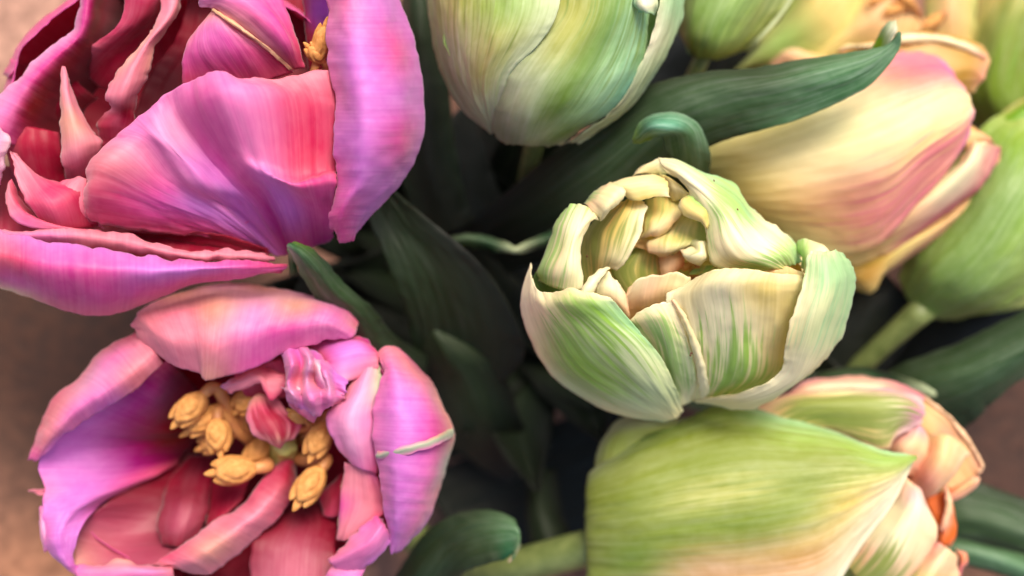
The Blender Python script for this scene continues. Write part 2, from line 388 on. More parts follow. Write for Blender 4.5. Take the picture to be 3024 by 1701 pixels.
# ================================================================== TULIP 1: big pink double tulip, upper left
t1 = thing('pink_tulip', F1(np.array([[1000, 650, -900]]))[0], 'large ruffled pink double tulip, fully open, filling the upper left corner', 'tulip', 'cut tulips of the bouquet')
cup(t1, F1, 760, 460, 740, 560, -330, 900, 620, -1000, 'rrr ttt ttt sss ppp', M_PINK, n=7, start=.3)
petal(t1, F1, '1395,-160,-100 1480,-160,60 1580,-160,0 1640,-160,-250|1397,60,-60 1500,60,120 1620,60,60 1735,60,-260|1408,240,-20 1520,240,170 1670,240,80 1785,240,-280|1438,430,0 1550,430,190 1700,430,80 1808,420,-300|1425,620,0 1560,620,170 1700,620,40 1800,620,-320|1440,780,-40 1540,780,90 1650,780,-60 1725,775,-340|1410,930,-100 1470,920,-20 1540,920,-130 1585,920,-320|1445,1025,-220 1470,1038,-210 1500,1030,-260 1520,1005,-320',
      'ppvv qqvv qvpv qvvv vvpv pvvv ppvv kppv', edge=4, ruf=5, swap=True, er=.15)
petal(t1, F1, '1120,1075,-480 1140,1080,-480 1160,1085,-480 1175,1090,-480 1190,1095,-490 1220,1090,-480 1270,1078,-470 1340,1060,-460 1420,1030,-450|'
      '900,1012,-330 895,975,-270 920,940,-230 955,905,-210 1000,890,-260 1080,870,-190 1180,850,-140 1300,860,-130 1440,900,-200|'
      '760,1000,-270 745,930,-180 760,870,-120 810,815,-110 890,800,-50 975,765,-120 1100,735,50 1250,790,95 1440,765,-20|'
      '660,990,-220 640,900,-110 650,820,-50 720,750,-60 815,715,10 905,690,-110 1050,660,60 1240,742,10 1440,722,-90|'
      '430,967,-140 400,850,0 450,700,70 590,600,30 690,580,50 760,500,-10 950,400,190 1200,400,90 1440,440,-40|'
      '375,925,-150 352,850,-80 385,700,-20 490,580,0 622,482,10 720,395,20 920,308,120 1110,338,60 1410,296,-10',
      'mmmvvmpmm ppvvvmvpp spvqvpvpp sppqvpqss sskqlpqss skkqqqqkk', edge=4, ruf=5, ridge=2.4)
petal(t1, F1, '783,360,-170 1000,350,-160 1090,360,-170 1260,310,-160|783,230,-110 880,220,-60 1000,205,-30 1140,215,-60|818,150,-100 870,120,-50 940,110,-10 1030,135,-20|895,50,-80 912,42,-60 930,40,-50 945,52,-40',
      'ssss ppps kqqk KKKK', edge=3, ruf=2)
petal(t1, F1, '1245,298,-160 1270,300,-160 1305,290,-175|1120,200,-46 1200,170,0 1278,180,-120|1010,115,-6 1110,70,50 1235,60,-100|925,42,-30 1000,0,40 1160,-60,-100|850,30,-80 850,-20,-40 900,-120,-100',
      'Kss Kps Kpp kqp lqp', edge=2, ruf=3)
petal(t1, F1, '905,42,-30 914,36,-24 926,40,-30|1010,118,14 1018,112,20 1030,112,12|1130,205,-26 1136,198,-20 1146,198,-28|1240,300,-150 1247,296,-146 1256,298,-150', 'ooo KoK KoK KoK', T=2, edge=1, ruf=1, name='midrib')
petal(t1, F1, '715,-60,-250 745,-60,-200 785,-60,-260|690,60,-180 735,55,-150 762,55,-230|600,185,-120 625,195,-110 655,200,-180|500,310,-90 560,310,-50 636,300,-150|460,420,-100 520,425,-60 590,405,-150|472,465,-160 520,480,-130 575,500,-190|425,520,-220 500,530,-180 580,570,-230|430,620,-300 500,620,-300 560,640,-300',
      'sks kkK KkK KkK kkk ktt tss sss', edge=6, ruf=4, ef=22)
petal(t1, F1, '271,285,-180 274,286,-178 279,290,-180|256,420,-160 290,410,-130 328,425,-200|256,560,-150 320,530,-100 395,545,-210|266,680,-170 340,640,-110 440,610,-200|285,760,-280 360,760,-260 420,720,-270', 'kkk Kkk KKk kkk tss', edge=4, ruf=3, ef=24)
# left outer wall with pink rim
petal(t1, F1, '345,-80,-260 385,-80,-190 460,-80,-300 620,-80,-600|310,130,-250 345,145,-180 400,180,-300 520,240,-620|200,210,-240 250,235,-170 320,280,-300 440,340,-640|85,320,-230 140,350,-165 220,400,-300 380,460,-640|-30,430,-230 60,470,-170 150,520,-300 340,580,-640|-120,540,-240 0,590,-200 100,640,-320 320,680,-640',
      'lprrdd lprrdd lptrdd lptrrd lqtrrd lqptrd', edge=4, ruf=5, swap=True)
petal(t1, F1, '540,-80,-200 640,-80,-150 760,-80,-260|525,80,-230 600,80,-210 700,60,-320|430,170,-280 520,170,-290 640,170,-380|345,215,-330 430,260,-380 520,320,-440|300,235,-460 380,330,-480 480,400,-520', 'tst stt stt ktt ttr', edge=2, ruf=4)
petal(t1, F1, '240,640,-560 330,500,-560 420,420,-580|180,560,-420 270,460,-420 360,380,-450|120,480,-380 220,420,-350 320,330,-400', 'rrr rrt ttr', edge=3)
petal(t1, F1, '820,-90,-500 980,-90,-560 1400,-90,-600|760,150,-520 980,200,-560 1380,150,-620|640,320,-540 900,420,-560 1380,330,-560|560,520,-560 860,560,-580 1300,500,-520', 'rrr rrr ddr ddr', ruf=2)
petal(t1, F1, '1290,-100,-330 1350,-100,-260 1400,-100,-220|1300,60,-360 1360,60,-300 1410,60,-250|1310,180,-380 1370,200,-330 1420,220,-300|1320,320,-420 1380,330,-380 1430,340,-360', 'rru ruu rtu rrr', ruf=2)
petal(t1, F1, '100,860,-460 200,870,-440 300,880,-460|60,760,-360 160,740,-330 280,760,-380|30,640,-300 130,620,-260 270,660,-330|55,570,-290 130,545,-270 250,565,-320', 'rrr ttr ttr ktt', edge=3, back='ttt')
petal(t1, F1, '180,965,-150 280,985,-140 410,970,-200|125,880,-90 230,870,-60 370,800,-150|85,800,-90 170,800,-90 260,782,-170|58,715,-110 100,705,-120 150,750,-170|42,650,-140 48,648,-140 56,652,-140', 'ttt sst kss kks kkk', edge=5, ruf=4, ef=30)
petal(t1, F1, '330,764,-180 345,760,-160 372,775,-180|260,790,-150 300,800,-120 380,830,-150|240,850,-160 300,870,-120 390,900,-150|250,950,-200 320,960,-180 420,965,-200', 'kkk sks sks tst', edge=4, ruf=5)
petal(t1, F1, '15,850,-140 30,790,-150 52,765,-170|22,880,-120 60,850,-130 95,860,-200|60,950,-110 110,910,-110 160,930,-200|200,985,-110 230,960,-110 300,985,-200|420,1000,-150 440,985,-140 560,1015,-220', 'kks kss qst kst kst', edge=4, ruf=4)
petal(t1, F1, '-120,930,-160 -120,1000,-140 -120,1060,-180|40,985,-130 60,1010,-110 80,1060,-170|210,975,-110 220,1010,-95 230,1060,-160|420,985,-120 420,1020,-100 420,1075,-160|640,1030,-150 640,1060,-125 640,1105,-180|860,1080,-190 860,1100,-170 860,1120,-200|930,1068,-205 930,1090,-185 930,1118,-220|1090,1078,-240 1090,1100,-225 1090,1120,-250|1165,1100,-290 1170,1108,-285 1170,1116,-290', 'qqs kqp kqp kks kks kks kks kkk kks', edge=5, ruf=5, ef=30, swap=True)
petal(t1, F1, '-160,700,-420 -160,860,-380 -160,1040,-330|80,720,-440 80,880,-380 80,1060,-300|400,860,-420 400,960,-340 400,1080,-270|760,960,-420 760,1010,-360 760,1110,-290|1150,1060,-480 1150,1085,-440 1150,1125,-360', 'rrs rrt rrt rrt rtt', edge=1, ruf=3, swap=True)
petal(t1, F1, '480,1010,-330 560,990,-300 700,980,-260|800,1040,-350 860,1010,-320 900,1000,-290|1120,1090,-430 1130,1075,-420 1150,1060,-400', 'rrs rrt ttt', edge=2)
petal(t1, F1, '-140,960,-90 -140,1060,20 -140,1150,-60 -140,1200,-260|60,998,-60 60,1100,40 60,1190,-60 60,1255,-300|200,1037,-60 200,1130,40 210,1230,-60 220,1312,-300|420,1062,-80 420,1150,20 430,1260,-80 430,1355,-320|640,1098,-110 640,1160,-30 640,1230,-120 620,1305,-320|860,1114,-150 850,1150,-90 850,1185,-150 840,1215,-300|1060,1120,-200 1060,1140,-160 1060,1165,-190 1050,1190,-290|1230,1128,-300 1230,1135,-300 1225,1142,-300 1200,1155,-320',
      'kksW qsqc vppk vppk vvpk pvpp pppp sspt', edge=4, ruf=6, ef=34, swap=True, er=.15)
petal(t1, F1, '-120,480,-150 -60,500,-120 -10,530,-140|-120,590,-130 -20,600,-80 48,610,-130|-120,680,-120 -40,680,-80 30,670,-130|-120,800,-160 -60,800,-120 0,790,-160', 'wql wlw wlw qlq', edge=6, ef=22, swap=True)
anther(t1, F1, (1320, 200, -120), (1385, 270, -190), 50, (1300, 420, -500))
anther(t1, F1, (1390, 110, -110), (1350, 285, -190), 60, (1330, 420, -520))
stem(t1, F1, (900, 640, -980), (850, 600, -1150))

# ================================================================== TULIP 2: open pink tulip with stamens, lower left
t2 = thing('pink_tulip', F2(np.array([[1150, 1000, -900]]))[0], 'wide open pink tulip showing tan stamens in its cup, lower left', 'tulip', 'cut tulips of the bouquet')
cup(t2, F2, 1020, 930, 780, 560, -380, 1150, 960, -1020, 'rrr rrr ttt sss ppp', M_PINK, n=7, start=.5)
petal(t2, F2, '568,375,-200 568,385,-190 575,400,-190 590,440,-190|620,300,-260 640,350,-80 680,430,0 720,545,-80|780,235,-300 800,330,-40 830,440,40 858,580,-60|940,199,-320 920,320,-10 905,450,60 892,612,-50|1120,208,-340 1090,310,-30 1060,420,30 1050,565,-70|1300,245,-340 1270,310,-50 1240,390,0 1240,485,-90|1440,290,-320 1420,330,-80 1400,370,-30 1390,447,-110|1530,370,-300 1525,400,-190 1510,425,-160 1450,437,-150',
      'pkkk qkkk Kkkk lKkK Klqp lKpq qqqq skqq', edge=4, ruf=4, swap=True, el=.15)
petal(t2, F2, '575,405,-260 620,440,-160 660,490,-120 700,538,-170|440,485,-280 500,530,-100 550,590,-60 585,645,-140|335,600,-280 400,620,-90 450,660,-50 480,720,-140|225,690,-280 280,720,-90 320,750,-60 350,792,-150|160,830,-280 195,840,-130 220,855,-110 250,872,-160|122,950,-260 135,955,-220 148,960,-210 162,958,-210',
      'skkk kqkk klqv skqq skkv pppq', edge=3, ruf=4, swap=True, el=.2)
petal(t2, F2, '720,520,-200 760,560,-330 820,620,-530 900,700,-760|560,650,-180 640,690,-330 730,740,-560 860,780,-790|370,775,-180 500,800,-330 660,840,-560 850,840,-810|195,905,-205 380,900,-370 600,890,-560 820,890,-810|166,985,-240 360,990,-360 560,975,-540 780,940,-810|190,1090,-220 320,1080,-290 470,1065,-400 700,1000,-640|180,1190,-200 260,1185,-190 330,1170,-230 430,1140,-420|186,1290,-200 235,1290,-150 285,1280,-170 338,1262,-220|255,1395,-230 275,1392,-190 300,1390,-200 320,1388,-220|340,1460,-260 345,1450,-250 355,1440,-250 365,1430,-260',
      'srrd mmrd vmrd vvmrr vvmr qvvps vvvp qvvv vvvv qqpp', edge=4, ruf=4, swap=True)
petal(t2, F2, '170,1160,-240 178,1150,-230 190,1160,-230|176,1270,-230 185,1250,-190 206,1260,-200|196,1350,-240 205,1340,-210 222,1345,-220', 'qqq qlq qqq', edge=3)
petal(t2, F2, '125,1082,-330 128,1084,-328 130,1088,-330|165,1078,-300 170,1085,-295 170,1100,-300|215,1075,-300 215,1090,-290 215,1105,-300', 'kkk kkk ppp', T=2, edge=1)
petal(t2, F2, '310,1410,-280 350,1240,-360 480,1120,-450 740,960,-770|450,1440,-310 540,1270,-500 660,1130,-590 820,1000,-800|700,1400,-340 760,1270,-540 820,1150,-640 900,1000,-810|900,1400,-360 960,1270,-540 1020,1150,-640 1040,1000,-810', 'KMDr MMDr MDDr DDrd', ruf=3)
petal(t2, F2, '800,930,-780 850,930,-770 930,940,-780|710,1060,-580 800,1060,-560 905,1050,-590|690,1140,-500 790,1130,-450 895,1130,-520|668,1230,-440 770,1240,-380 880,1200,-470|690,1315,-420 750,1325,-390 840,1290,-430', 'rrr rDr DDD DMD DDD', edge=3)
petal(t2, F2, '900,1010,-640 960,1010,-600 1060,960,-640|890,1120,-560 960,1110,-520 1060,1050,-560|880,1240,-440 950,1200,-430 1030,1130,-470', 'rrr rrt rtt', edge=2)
petal(t2, F2, '1245,925,-540 1258,940,-520 1272,990,-540|1150,1000,-400 1215,1045,-310 1264,1090,-400|1040,1135,-320 1115,1165,-200 1200,1198,-340|920,1215,-280 1000,1258,-150 1085,1302,-300|800,1300,-260 880,1348,-130 962,1402,-280|700,1365,-270 790,1400,-190 875,1448,-280|660,1400,-300 720,1410,-260 790,1432,-290', 'stt stt sks kkk kKk skk kkk', edge=3, ruf=3, swap=True)
petal(t2, F2, '310,1405,-250 330,1450,-200 350,1510,-300|420,1400,-230 430,1440,-170 440,1510,-300|540,1388,-230 550,1430,-160 560,1510,-300|650,1405,-250 655,1430,-180 660,1510,-300|740,1412,-270 745,1430,-230 750,1510,-300', 'vqv kqv Kqq kqk kkk', edge=6, ruf=7, ef=25)
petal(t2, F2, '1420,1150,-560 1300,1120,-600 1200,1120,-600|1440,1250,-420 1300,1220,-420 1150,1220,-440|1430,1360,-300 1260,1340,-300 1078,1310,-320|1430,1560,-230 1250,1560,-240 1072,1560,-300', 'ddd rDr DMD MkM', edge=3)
petal(t2, F2, '1360,1100,-520 1420,1060,-470 1470,1000,-430|1375,1160,-480 1420,1120,-420 1465,1080,-400|1380,1190,-450 1410,1200,-420 1450,1190,-400', 'ttr ttt tst', edge=2)
petal(t2, F2, '1612,500,-200 1640,470,-210 1680,462,-240 1720,485,-300|1640,590,-120 1690,580,-50 1760,590,-110 1830,605,-330|1605,700,-80 1700,700,20 1810,700,-40 1893,715,-330|1588,820,-60 1710,830,60 1840,830,-10 1942,830,-330|1605,950,-60 1700,960,50 1830,960,-20 1918,960,-340|1630,1080,-80 1700,1090,20 1800,1100,-50 1878,1090,-350|1645,1200,-120 1700,1210,-50 1770,1210,-120 1820,1225,-350|1665,1342,-220 1685,1352,-225 1710,1345,-250 1740,1315,-330',
      'kkkp qqkM qvqK qvpK qvqE qvqk vvqv vvvv', edge=4, ruf=4, swap=True, er=.15)
petal(t2, F2, '1616,918,-26 1606,936,-16 1616,954,-26|1720,890,60 1722,910,70 1724,934,60|1850,856,14 1853,874,24 1856,896,14|1934,818,-250 1942,834,-246 1940,856,-255', 'kEq qEq KEq hEh', T=1.0, edge=4, ruf=1, name='green_stripe', ridge=1.2)
petal(t2, F2, '1545,560,-160 1590,520,-150 1630,560,-150|1465,680,-130 1550,650,-90 1632,640,-130|1392,765,-120 1500,780,-50 1610,760,-110|1430,870,-130 1510,870,-70 1610,880,-120|1478,945,-170 1540,990,-150 1615,1010,-150', 'kkn kln qlq qlq kqs', edge=3)
petal(t2, F2, '1310,455,-230 1380,520,-160 1400,600,-150|1400,440,-210 1450,500,-120 1470,620,-110|1500,425,-220 1540,480,-130 1540,600,-130|1570,440,-240 1610,490,-170 1620,560,-150', 'msv mvl svk msk', edge=2, ruf=8)
petal(t2, F2, '1206,500,-120 1222,560,-70 1216,620,-90 1214,660,-60 1232,706,-80|1225,468,-100 1250,545,40 1232,620,-10 1250,670,60 1262,725,-50|1262,462,-120 1290,550,-50 1275,630,-70 1290,680,-30 1300,752,-70|1305,468,-110 1325,540,50 1310,620,0 1330,690,80 1350,772,-50|1350,490,-140 1350,560,-50 1360,620,-60 1370,680,10 1378,752,-80|1392,525,-140 1390,580,40 1405,640,50 1410,690,40 1410,730,-60|1430,560,-160 1430,610,-40 1440,650,-60 1440,685,-50 1438,712,-100|1490,600,-150 1485,635,-60 1480,665,-50 1475,685,-90 1470,700,-130',
      'vqkqv vqqlq vpkqv qllql vpkqq qqlqq vvqqk vvvkk', edge=5, ruf=6, ef=20)
petal(t2, F2, '1325,500,-100 1350,520,-60 1390,530,-100|1335,545,-60 1365,560,0 1400,580,-70|1350,600,-50 1380,610,20 1420,640,-70|1360,650,-60 1400,660,0 1440,690,-90', 'vlv lwl qlq vlq', edge=5, ruf=6, ef=18)
petal(t2, F2, '1240,720,-130 1290,760,-90 1340,790,-130|1230,650,-110 1300,690,-50 1360,760,-110|1214,640,-110 1280,650,-60 1340,720,-110', 'ksk qlq lwl', edge=6, ruf=6, ef=18)
petal(t2, F2, '945,640,-210 965,655,-200 990,672,-210|1010,600,-200 1030,620,-170 1050,645,-190|1080,560,-210 1100,590,-170 1125,622,-180|1150,570,-230 1150,620,-180 1150,690,-180|1200,580,-230 1195,620,-180 1180,690,-190|1240,590,-230 1235,620,-190 1215,640,-190', 'lkk kkk skk sks sks sss', edge=5, ruf=6, ef=24)
petal(t2, F2, '1000,590,-260 1100,545,-250 1200,520,-250|1020,640,-280 1130,600,-280 1240,580,-280|1060,700,-330 1150,690,-330 1250,690,-330', 'sss sts tts', edge=2)
petal(t2, F2, '1058,720,-280 1100,670,-280 1190,690,-300|1055,770,-250 1120,740,-240 1240,760,-290|1070,822,-240 1150,800,-210 1290,800,-280|1120,862,-260 1180,860,-220 1260,850,-290|1180,897,-290 1195,897,-290 1225,862,-300', 'KKk ksk kks kKk kss', edge=3, fl='000 373 000', fc='t')
petal(t2, F2, '1478,960,-200 1540,985,-180 1600,1000,-180|1465,1060,-230 1550,1060,-200 1640,1080,-190|1455,1160,-240 1550,1150,-210 1662,1160,-190|1440,1270,-250 1510,1240,-210 1620,1200,-180|1440,1300,-260 1490,1290,-230 1560,1250,-200', 'kkp kks pks kks kkk', edge=3)
petal(t2, F2, '1400,1375,-180 1415,1395,-160 1440,1412,-190|1480,1310,-150 1510,1350,-90 1530,1422,-180|1560,1230,-140 1590,1300,-60 1600,1385,-160|1610,1188,-150 1635,1240,-90 1655,1320,-160|1635,1200,-190 1655,1240,-160 1668,1290,-180', 'kqq kqq qqv pqv ppv', edge=5, ruf=6, ef=28)
petal(t2, F2, '1380,1470,-260 1400,1440,-200 1420,1400,-190|1420,1530,-260 1460,1480,-160 1490,1415,-180|1480,1560,-260 1530,1500,-180 1570,1405,-190', 'vqk vvq vvq', edge=5, ruf=4)
petal(t2, F2, '1452,1060,-300 1462,1060,-290 1472,1040,-300|1446,1180,-280 1458,1180,-265 1470,1180,-280|1440,1270,-280 1450,1270,-265 1466,1230,-275', 'KKk oKk KKk', edge=2)
anther(t2, F2, (750, 790, -240), (880, 665, -300), 88, (1130, 900, -700))
anther(t2, F2, (800, 830, -330), (980, 720, -400), 80, (1130, 900, -720))
anther(t2, F2, (930, 915, -270), (930, 770, -330), 84, (1140, 900, -700))
anther(t2, F2, (915, 1010, -250), (1105, 985, -330), 96, (1180, 930, -700))
anther(t2, F2, (1010, 740, -360), (1110, 650, -400), 84, (1150, 850, -700))
anther(t2, F2, (1275, 1130, -220), (1380, 980, -330), 92, (1240, 920, -700))
anther(t2, F2, (1330, 930, -240), (1400, 790, -320), 84, (1260, 880, -700))
anther(t2, F2, (860, 900, -420), (1000, 840, -480), 80, (1150, 900, -740))
anther(t2, F2, (1060, 960, -420), (1150, 860, -500), 76, (1180, 900, -740))
anther(t2, F2, (1245, 750, -230), (1310, 790, -290), 44, (1240, 860, -700))
tube('pistil', t2, [(1170, 960, -780), (1200, 920, -560), (1215, 880, -420)], [60, 52, 40], M_PISTIL, F2, lump=.15)
stem(t2, F2, (1150, 960, -1000), (950, 1260, -1150))

# ================================================================== TULIP 3: cream and green double tulip, centre right
C = M_CREAM
t3 = thing('cream_tulip', F3(np.array([[850, 1000, -1100]]))[0], 'half closed cream double tulip with green feathering, right of the centre', 'tulip', 'cut tulips of the bouquet')
cup(t3, F3, 840, 740, 590, 400, -400, 860, 980, -1100, 'ggg hhh yyy yyy ccc', C, n=6, start=.2)
petal(t3, F3, '740,1365,-620 780,1355,-570 810,1335,-570 828,1305,-600|450,1300,-560 600,1240,-330 720,1200,-260 803,1210,-330|200,1125,-460 380,1080,-180 580,1010,-60 722,1045,-160|95,930,-360 250,900,-60 430,870,40 602,905,-40|62,760,-260 180,800,-10 340,780,110 508,790,60|100,605,-250 160,742,-60 320,730,90 492,766,50',
      'hccW chhh hghh cghH WcgH WWcW', fl='0000 1110 0321 0342 0140 0000', fc='A', m=C, T=1.5, ef=26, edge=4, ruf=3, el=.4, er=.6)
petal(t3, F3, '880,1262,-600 900,1275,-620 930,1272,-640|1100,1225,-330 1130,1262,-380 1180,1300,-520|1290,1130,-200 1350,1160,-230 1420,1150,-420|1315,1010,-90 1430,1010,-60 1545,1025,-330|1350,860,0 1480,850,40 1610,880,-260|1400,700,20 1520,700,60 1648,700,-240|1425,570,-20 1510,590,20 1635,610,-200|1440,556,-60 1510,546,-60 1590,555,-160',
      'cch ccc WWc WWc chh WhH hHH WhH', fl='000 010 000 000 122 133 244 133', fc='H', m=C, T=1.5, ef=26, edge=4, ruf=4)
petal(t3, F3, '830,1262,-640 900,1262,-600 1000,1250,-600 1110,1235,-580|800,1150,-420 900,1150,-380 1080,1150,-340 1320,1140,-430|790,1000,-240 880,1000,-210 1080,980,-130 1360,980,-300|770,880,-130 850,870,-110 1060,830,10 1400,830,-160|755,775,-60 830,745,-20 1050,700,110 1410,720,-80|765,765,-80 870,690,0 960,643,70 1060,632,100 1160,638,80 1270,652,10 1410,668,-80',
      'ccch Wcch WcWcy WWWcy WcWyc Wcccc', fl='01441 01541 01530 01310 00100 00000', fc='A', m=C, T=1.5, edge=4, ruf=4, ridge=2.2)
petal(t3, F3, '1150,760,-160 1280,740,-150 1420,760,-180|1190,660,-110 1290,650,-80 1420,690,-150|1200,640,-120 1285,608,-100 1412,650,-150', 'yyy yoy ooc', m=C, T=1.5, ef=20, edge=3)
petal(t3, F3, '780,1305,-640 830,1285,-600 880,1262,-620|700,1130,-420 790,1130,-330 895,1170,-370|640,1000,-260 760,980,-160 875,1030,-210|560,900,-160 720,860,-60 835,910,-120|555,890,-150 650,828,-80 730,793,-40 790,798,-50', 'cWW hWW cWh WcW cWWW', fl='000 252 262 253 000', fc='a', m=C, T=1.5, ef=26, edge=4, ruf=3)
petal(t3, F3, '775,775,-50 782,780,-45 792,790,-55|830,880,-80 845,880,-66 860,885,-84|880,1030,-180 900,1030,-162 920,1030,-185|905,1180,-370 930,1180,-352 955,1185,-375|915,1250,-560 935,1250,-545 955,1250,-565', 'PPW WcW WWW WWW WWW', m=C, T=1.5, ef=20, edge=3, ruf=1, name='midrib')
petal(t3, F3, '560,900,-380 700,870,-360 850,830,-330|540,800,-230 680,760,-160 840,740,-150|570,730,-160 610,688,-130 670,666,-110 740,670,-110 800,642,-110 868,680,-130', 'ooo PPc PWPcW', m=C, T=1.6, edge=5, ruf=5, ef=30)
petal(t3, F3, '420,900,-330 480,900,-330 570,920,-330|405,760,-170 480,760,-140 575,830,-180|440,680,-150 490,700,-130 562,745,-170|466,640,-140 490,660,-140 520,690,-150', 'ooo cPP WWP WWW', m=C, T=1.5, ef=26, edge=4)
petal(t3, F3, '345,742,40 370,755,50 402,760,30|370,700,20 400,700,50 432,700,10|420,655,-60 440,655,-40 458,660,-60|466,628,-140 474,630,-138 482,634,-140', 'WWW WWW WWW WWW', m=C, T=1.5, ef=20, edge=3, ruf=2)
petal(t3, F3, '150,690,-300 210,715,-170 280,742,-100 360,732,-100|148,640,-260 220,640,-90 300,640,-30 353,640,-80|185,540,-240 260,540,-80 310,530,-30 347,530,-90|222,430,-230 290,420,-100 350,430,-60 398,412,-110|272,348,-220 330,328,-160 390,350,-120 437,402,-130',
      'gcWW hcWW hcWW gWWc GhcW', fl='6431 6320 5320 5310 6421', fc='a', m=C, T=1.5, ef=26, edge=4, ruf=3)
petal(t3, F3, '110,700,-340 140,640,-300 190,600,-300|150,760,-330 220,740,-300 280,700,-300|250,770,-330 300,760,-300 360,740,-300', 'FFf FFf Fff', m=C, T=1.5, ef=20, edge=3)
petal(t3, F3, '365,325,-240 400,285,-240 440,238,-250|385,347,-150 440,300,-100 500,222,-180|430,390,-130 470,345,-50 520,285,-60 550,255,-120|438,407,-160 478,360,-100 520,332,-90 564,290,-120', 'ggc PcP WcW WWW', fl='220 012 000', fc='a', m=C, T=1.6, ef=26, edge=5, ruf=4)
petal(t3, F3, '430,245,-260 490,245,-180 560,285,-160|530,205,-260 565,235,-120 620,310,-120|650,180,-260 665,220,-100 690,297,-100|745,182,-260 760,225,-110 768,290,-120', 'ccc ccy ccy cyW', m=C, T=1.6, ef=26, edge=5, ruf=3)
petal(t3, F3, '585,195,-300 640,180,-270 700,190,-280|640,142,-300 690,145,-240 740,190,-240|710,112,-290 735,125,-210 765,185,-200|745,108,-280 775,150,-190 800,200,-190', 'cch cch WWh WWy', m=C, T=1.5, ef=20, edge=3)
petal(t3, F3, '700,170,-270 770,200,-190 850,262,-170|730,230,-280 790,250,-190 870,280,-160|770,300,-300 810,308,-230 858,295,-190', 'hyy ccy cyW', m=C, T=1.5, ef=26, edge=4)
petal(t3, F3, '715,112,-260 720,128,-225 730,140,-205 737,152,-200|820,125,-270 828,160,-150 838,205,-100 855,268,-130|960,185,-280 950,235,-110 930,280,-50 905,335,-100|1090,255,-290 1065,320,-80 1010,370,-10 945,440,-100|1190,375,-300 1140,420,-60 1060,480,20 950,560,-90|1290,435,-300 1225,500,-40 1120,560,20 1008,622,-100|1375,520,-300 1310,560,-60 1230,600,-20 1130,642,-110|1405,600,-270 1350,620,-150 1300,635,-100 1250,655,-120',
      'WWWc hhWc HhWc HHhc hHWc WWWc HhWy HHyc', fl='0000 1100 2310 3542 1422 0011 3454 2332', fc='a', m=C, T=1.6, edge=5, ruf=6, ridge=2.6)
petal(t3, F3, '1370,500,-260 1420,490,-200 1500,515,-170 1540,545,-160|1385,560,-240 1410,560,-140 1440,570,-100 1470,580,-90|1390,630,-220 1405,640,-160 1420,660,-120 1440,650,-90', 'ghcW gghW egch', fl='620 730 720', fc='a', m=C, T=1.5, ef=26, edge=4)
petal(t3, F3, '870,280,-130 835,300,-120 812,335,-130|900,310,-90 870,350,-70 832,372,-110|950,330,-80 920,390,-50 885,405,-90|960,400,-90 950,440,-70 930,425,-100', 'yyW gyy gyc cyc', fl='520 620 310', fc='a', m=C, T=1.5, edge=5, ruf=4, ef=22)
petal(t3, F3, '365,705,-440 420,665,-350 470,628,-270 518,642,-230|345,600,-430 420,570,-300 500,575,-190 572,585,-170|350,490,-410 430,460,-280 530,460,-160 634,455,-140|408,400,-390 480,380,-280 570,360,-160 658,345,-150|500,330,-370 550,303,-280 600,288,-220 652,315,-190',
      'yycW eycW eyyW fyyW yyyc', fl='4310 5421 5531 6521 3320', fc='f', m=C, T=1.5, ef=26, edge=4, ruf=3)
petal(t3, F3, '655,310,-310 740,278,-310 818,312,-290|650,380,-250 740,360,-220 838,350,-230|640,450,-240 705,440,-190 785,425,-210|620,490,-270 680,484,-240 742,455,-240', 'yyy yyc yco cPc', fl='332 222 000', fc='e', m=C, T=1.5, ef=26, edge=4)
petal(t3, F3, '760,400,-340 840,380,-330 940,400,-300|700,480,-290 800,440,-260 945,450,-240|660,505,-260 780,500,-190 945,500,-200|662,545,-260 770,545,-190 870,520,-210|715,577,-280 740,577,-270 790,555,-260', 'yyy ycy cye Pcc cPc', fl='005 035 004', fc='e', m=C, T=1.5, ef=26, edge=4)
petal(t3, F3, '818,545,-190 840,580,-160 870,612,-180|850,545,-180 880,575,-110 920,617,-150|888,540,-180 915,560,-90 950,600,-140|868,512,-200 920,515,-130 965,565,-150|900,505,-200 940,505,-150 962,520,-170', 'PWP WWW cWW eWW WWW', fl='000 020 002', fc='e', m=C, T=1.5, edge=5, ruf=5, ef=22)
petal(t3, F3, '960,600,-150 1010,620,-100 1065,605,-110|990,560,-160 1040,560,-90 1100,560,-110|1020,520,-160 1080,500,-110 1150,520,-110', 'yyW yee egh', fl='255 465 554', fc='e', m=C, T=1.5, ef=26, edge=4)
petal(t3, F3, '560,760,-420 650,740,-400 740,670,-400|490,640,-400 620,640,-370 740,660,-380|560,590,-400 640,560,-370 725,600,-370|600,540,-420 660,510,-400 720,570,-400', 'yyb yyz eyz zzz', fl='653 643 432', fc='f', m=C, T=1.5, ef=20, edge=3)
petal(t3, F3, '735,670,-360 760,672,-340 800,640,-340|725,620,-350 770,620,-310 840,610,-330|718,570,-360 780,560,-330 830,570,-340|700,540,-380 770,530,-360 820,540,-370', 'PPR PPR KPR RRO', m=C, T=1.5, ef=26, edge=4)
petal(t3, F3, '600,530,-340 640,540,-330 700,560,-340|600,480,-330 650,490,-310 720,500,-320', 'zoz oyo', m=C, T=1.5, ef=20, edge=3)
petal(t3, F3, '860,660,-300 930,650,-250 1000,640,-220|890,630,-330 950,620,-280 1060,625,-240', 'eyy gyy', fl='54 43', fc='a', m=C, T=1.5, ef=26, edge=4)
anther(t3, F3, (830, 630, -330), (880, 610, -380), 26, (850, 760, -700))
anther(t3, F3, (870, 660, -350), (900, 630, -400), 22, (860, 760, -700))
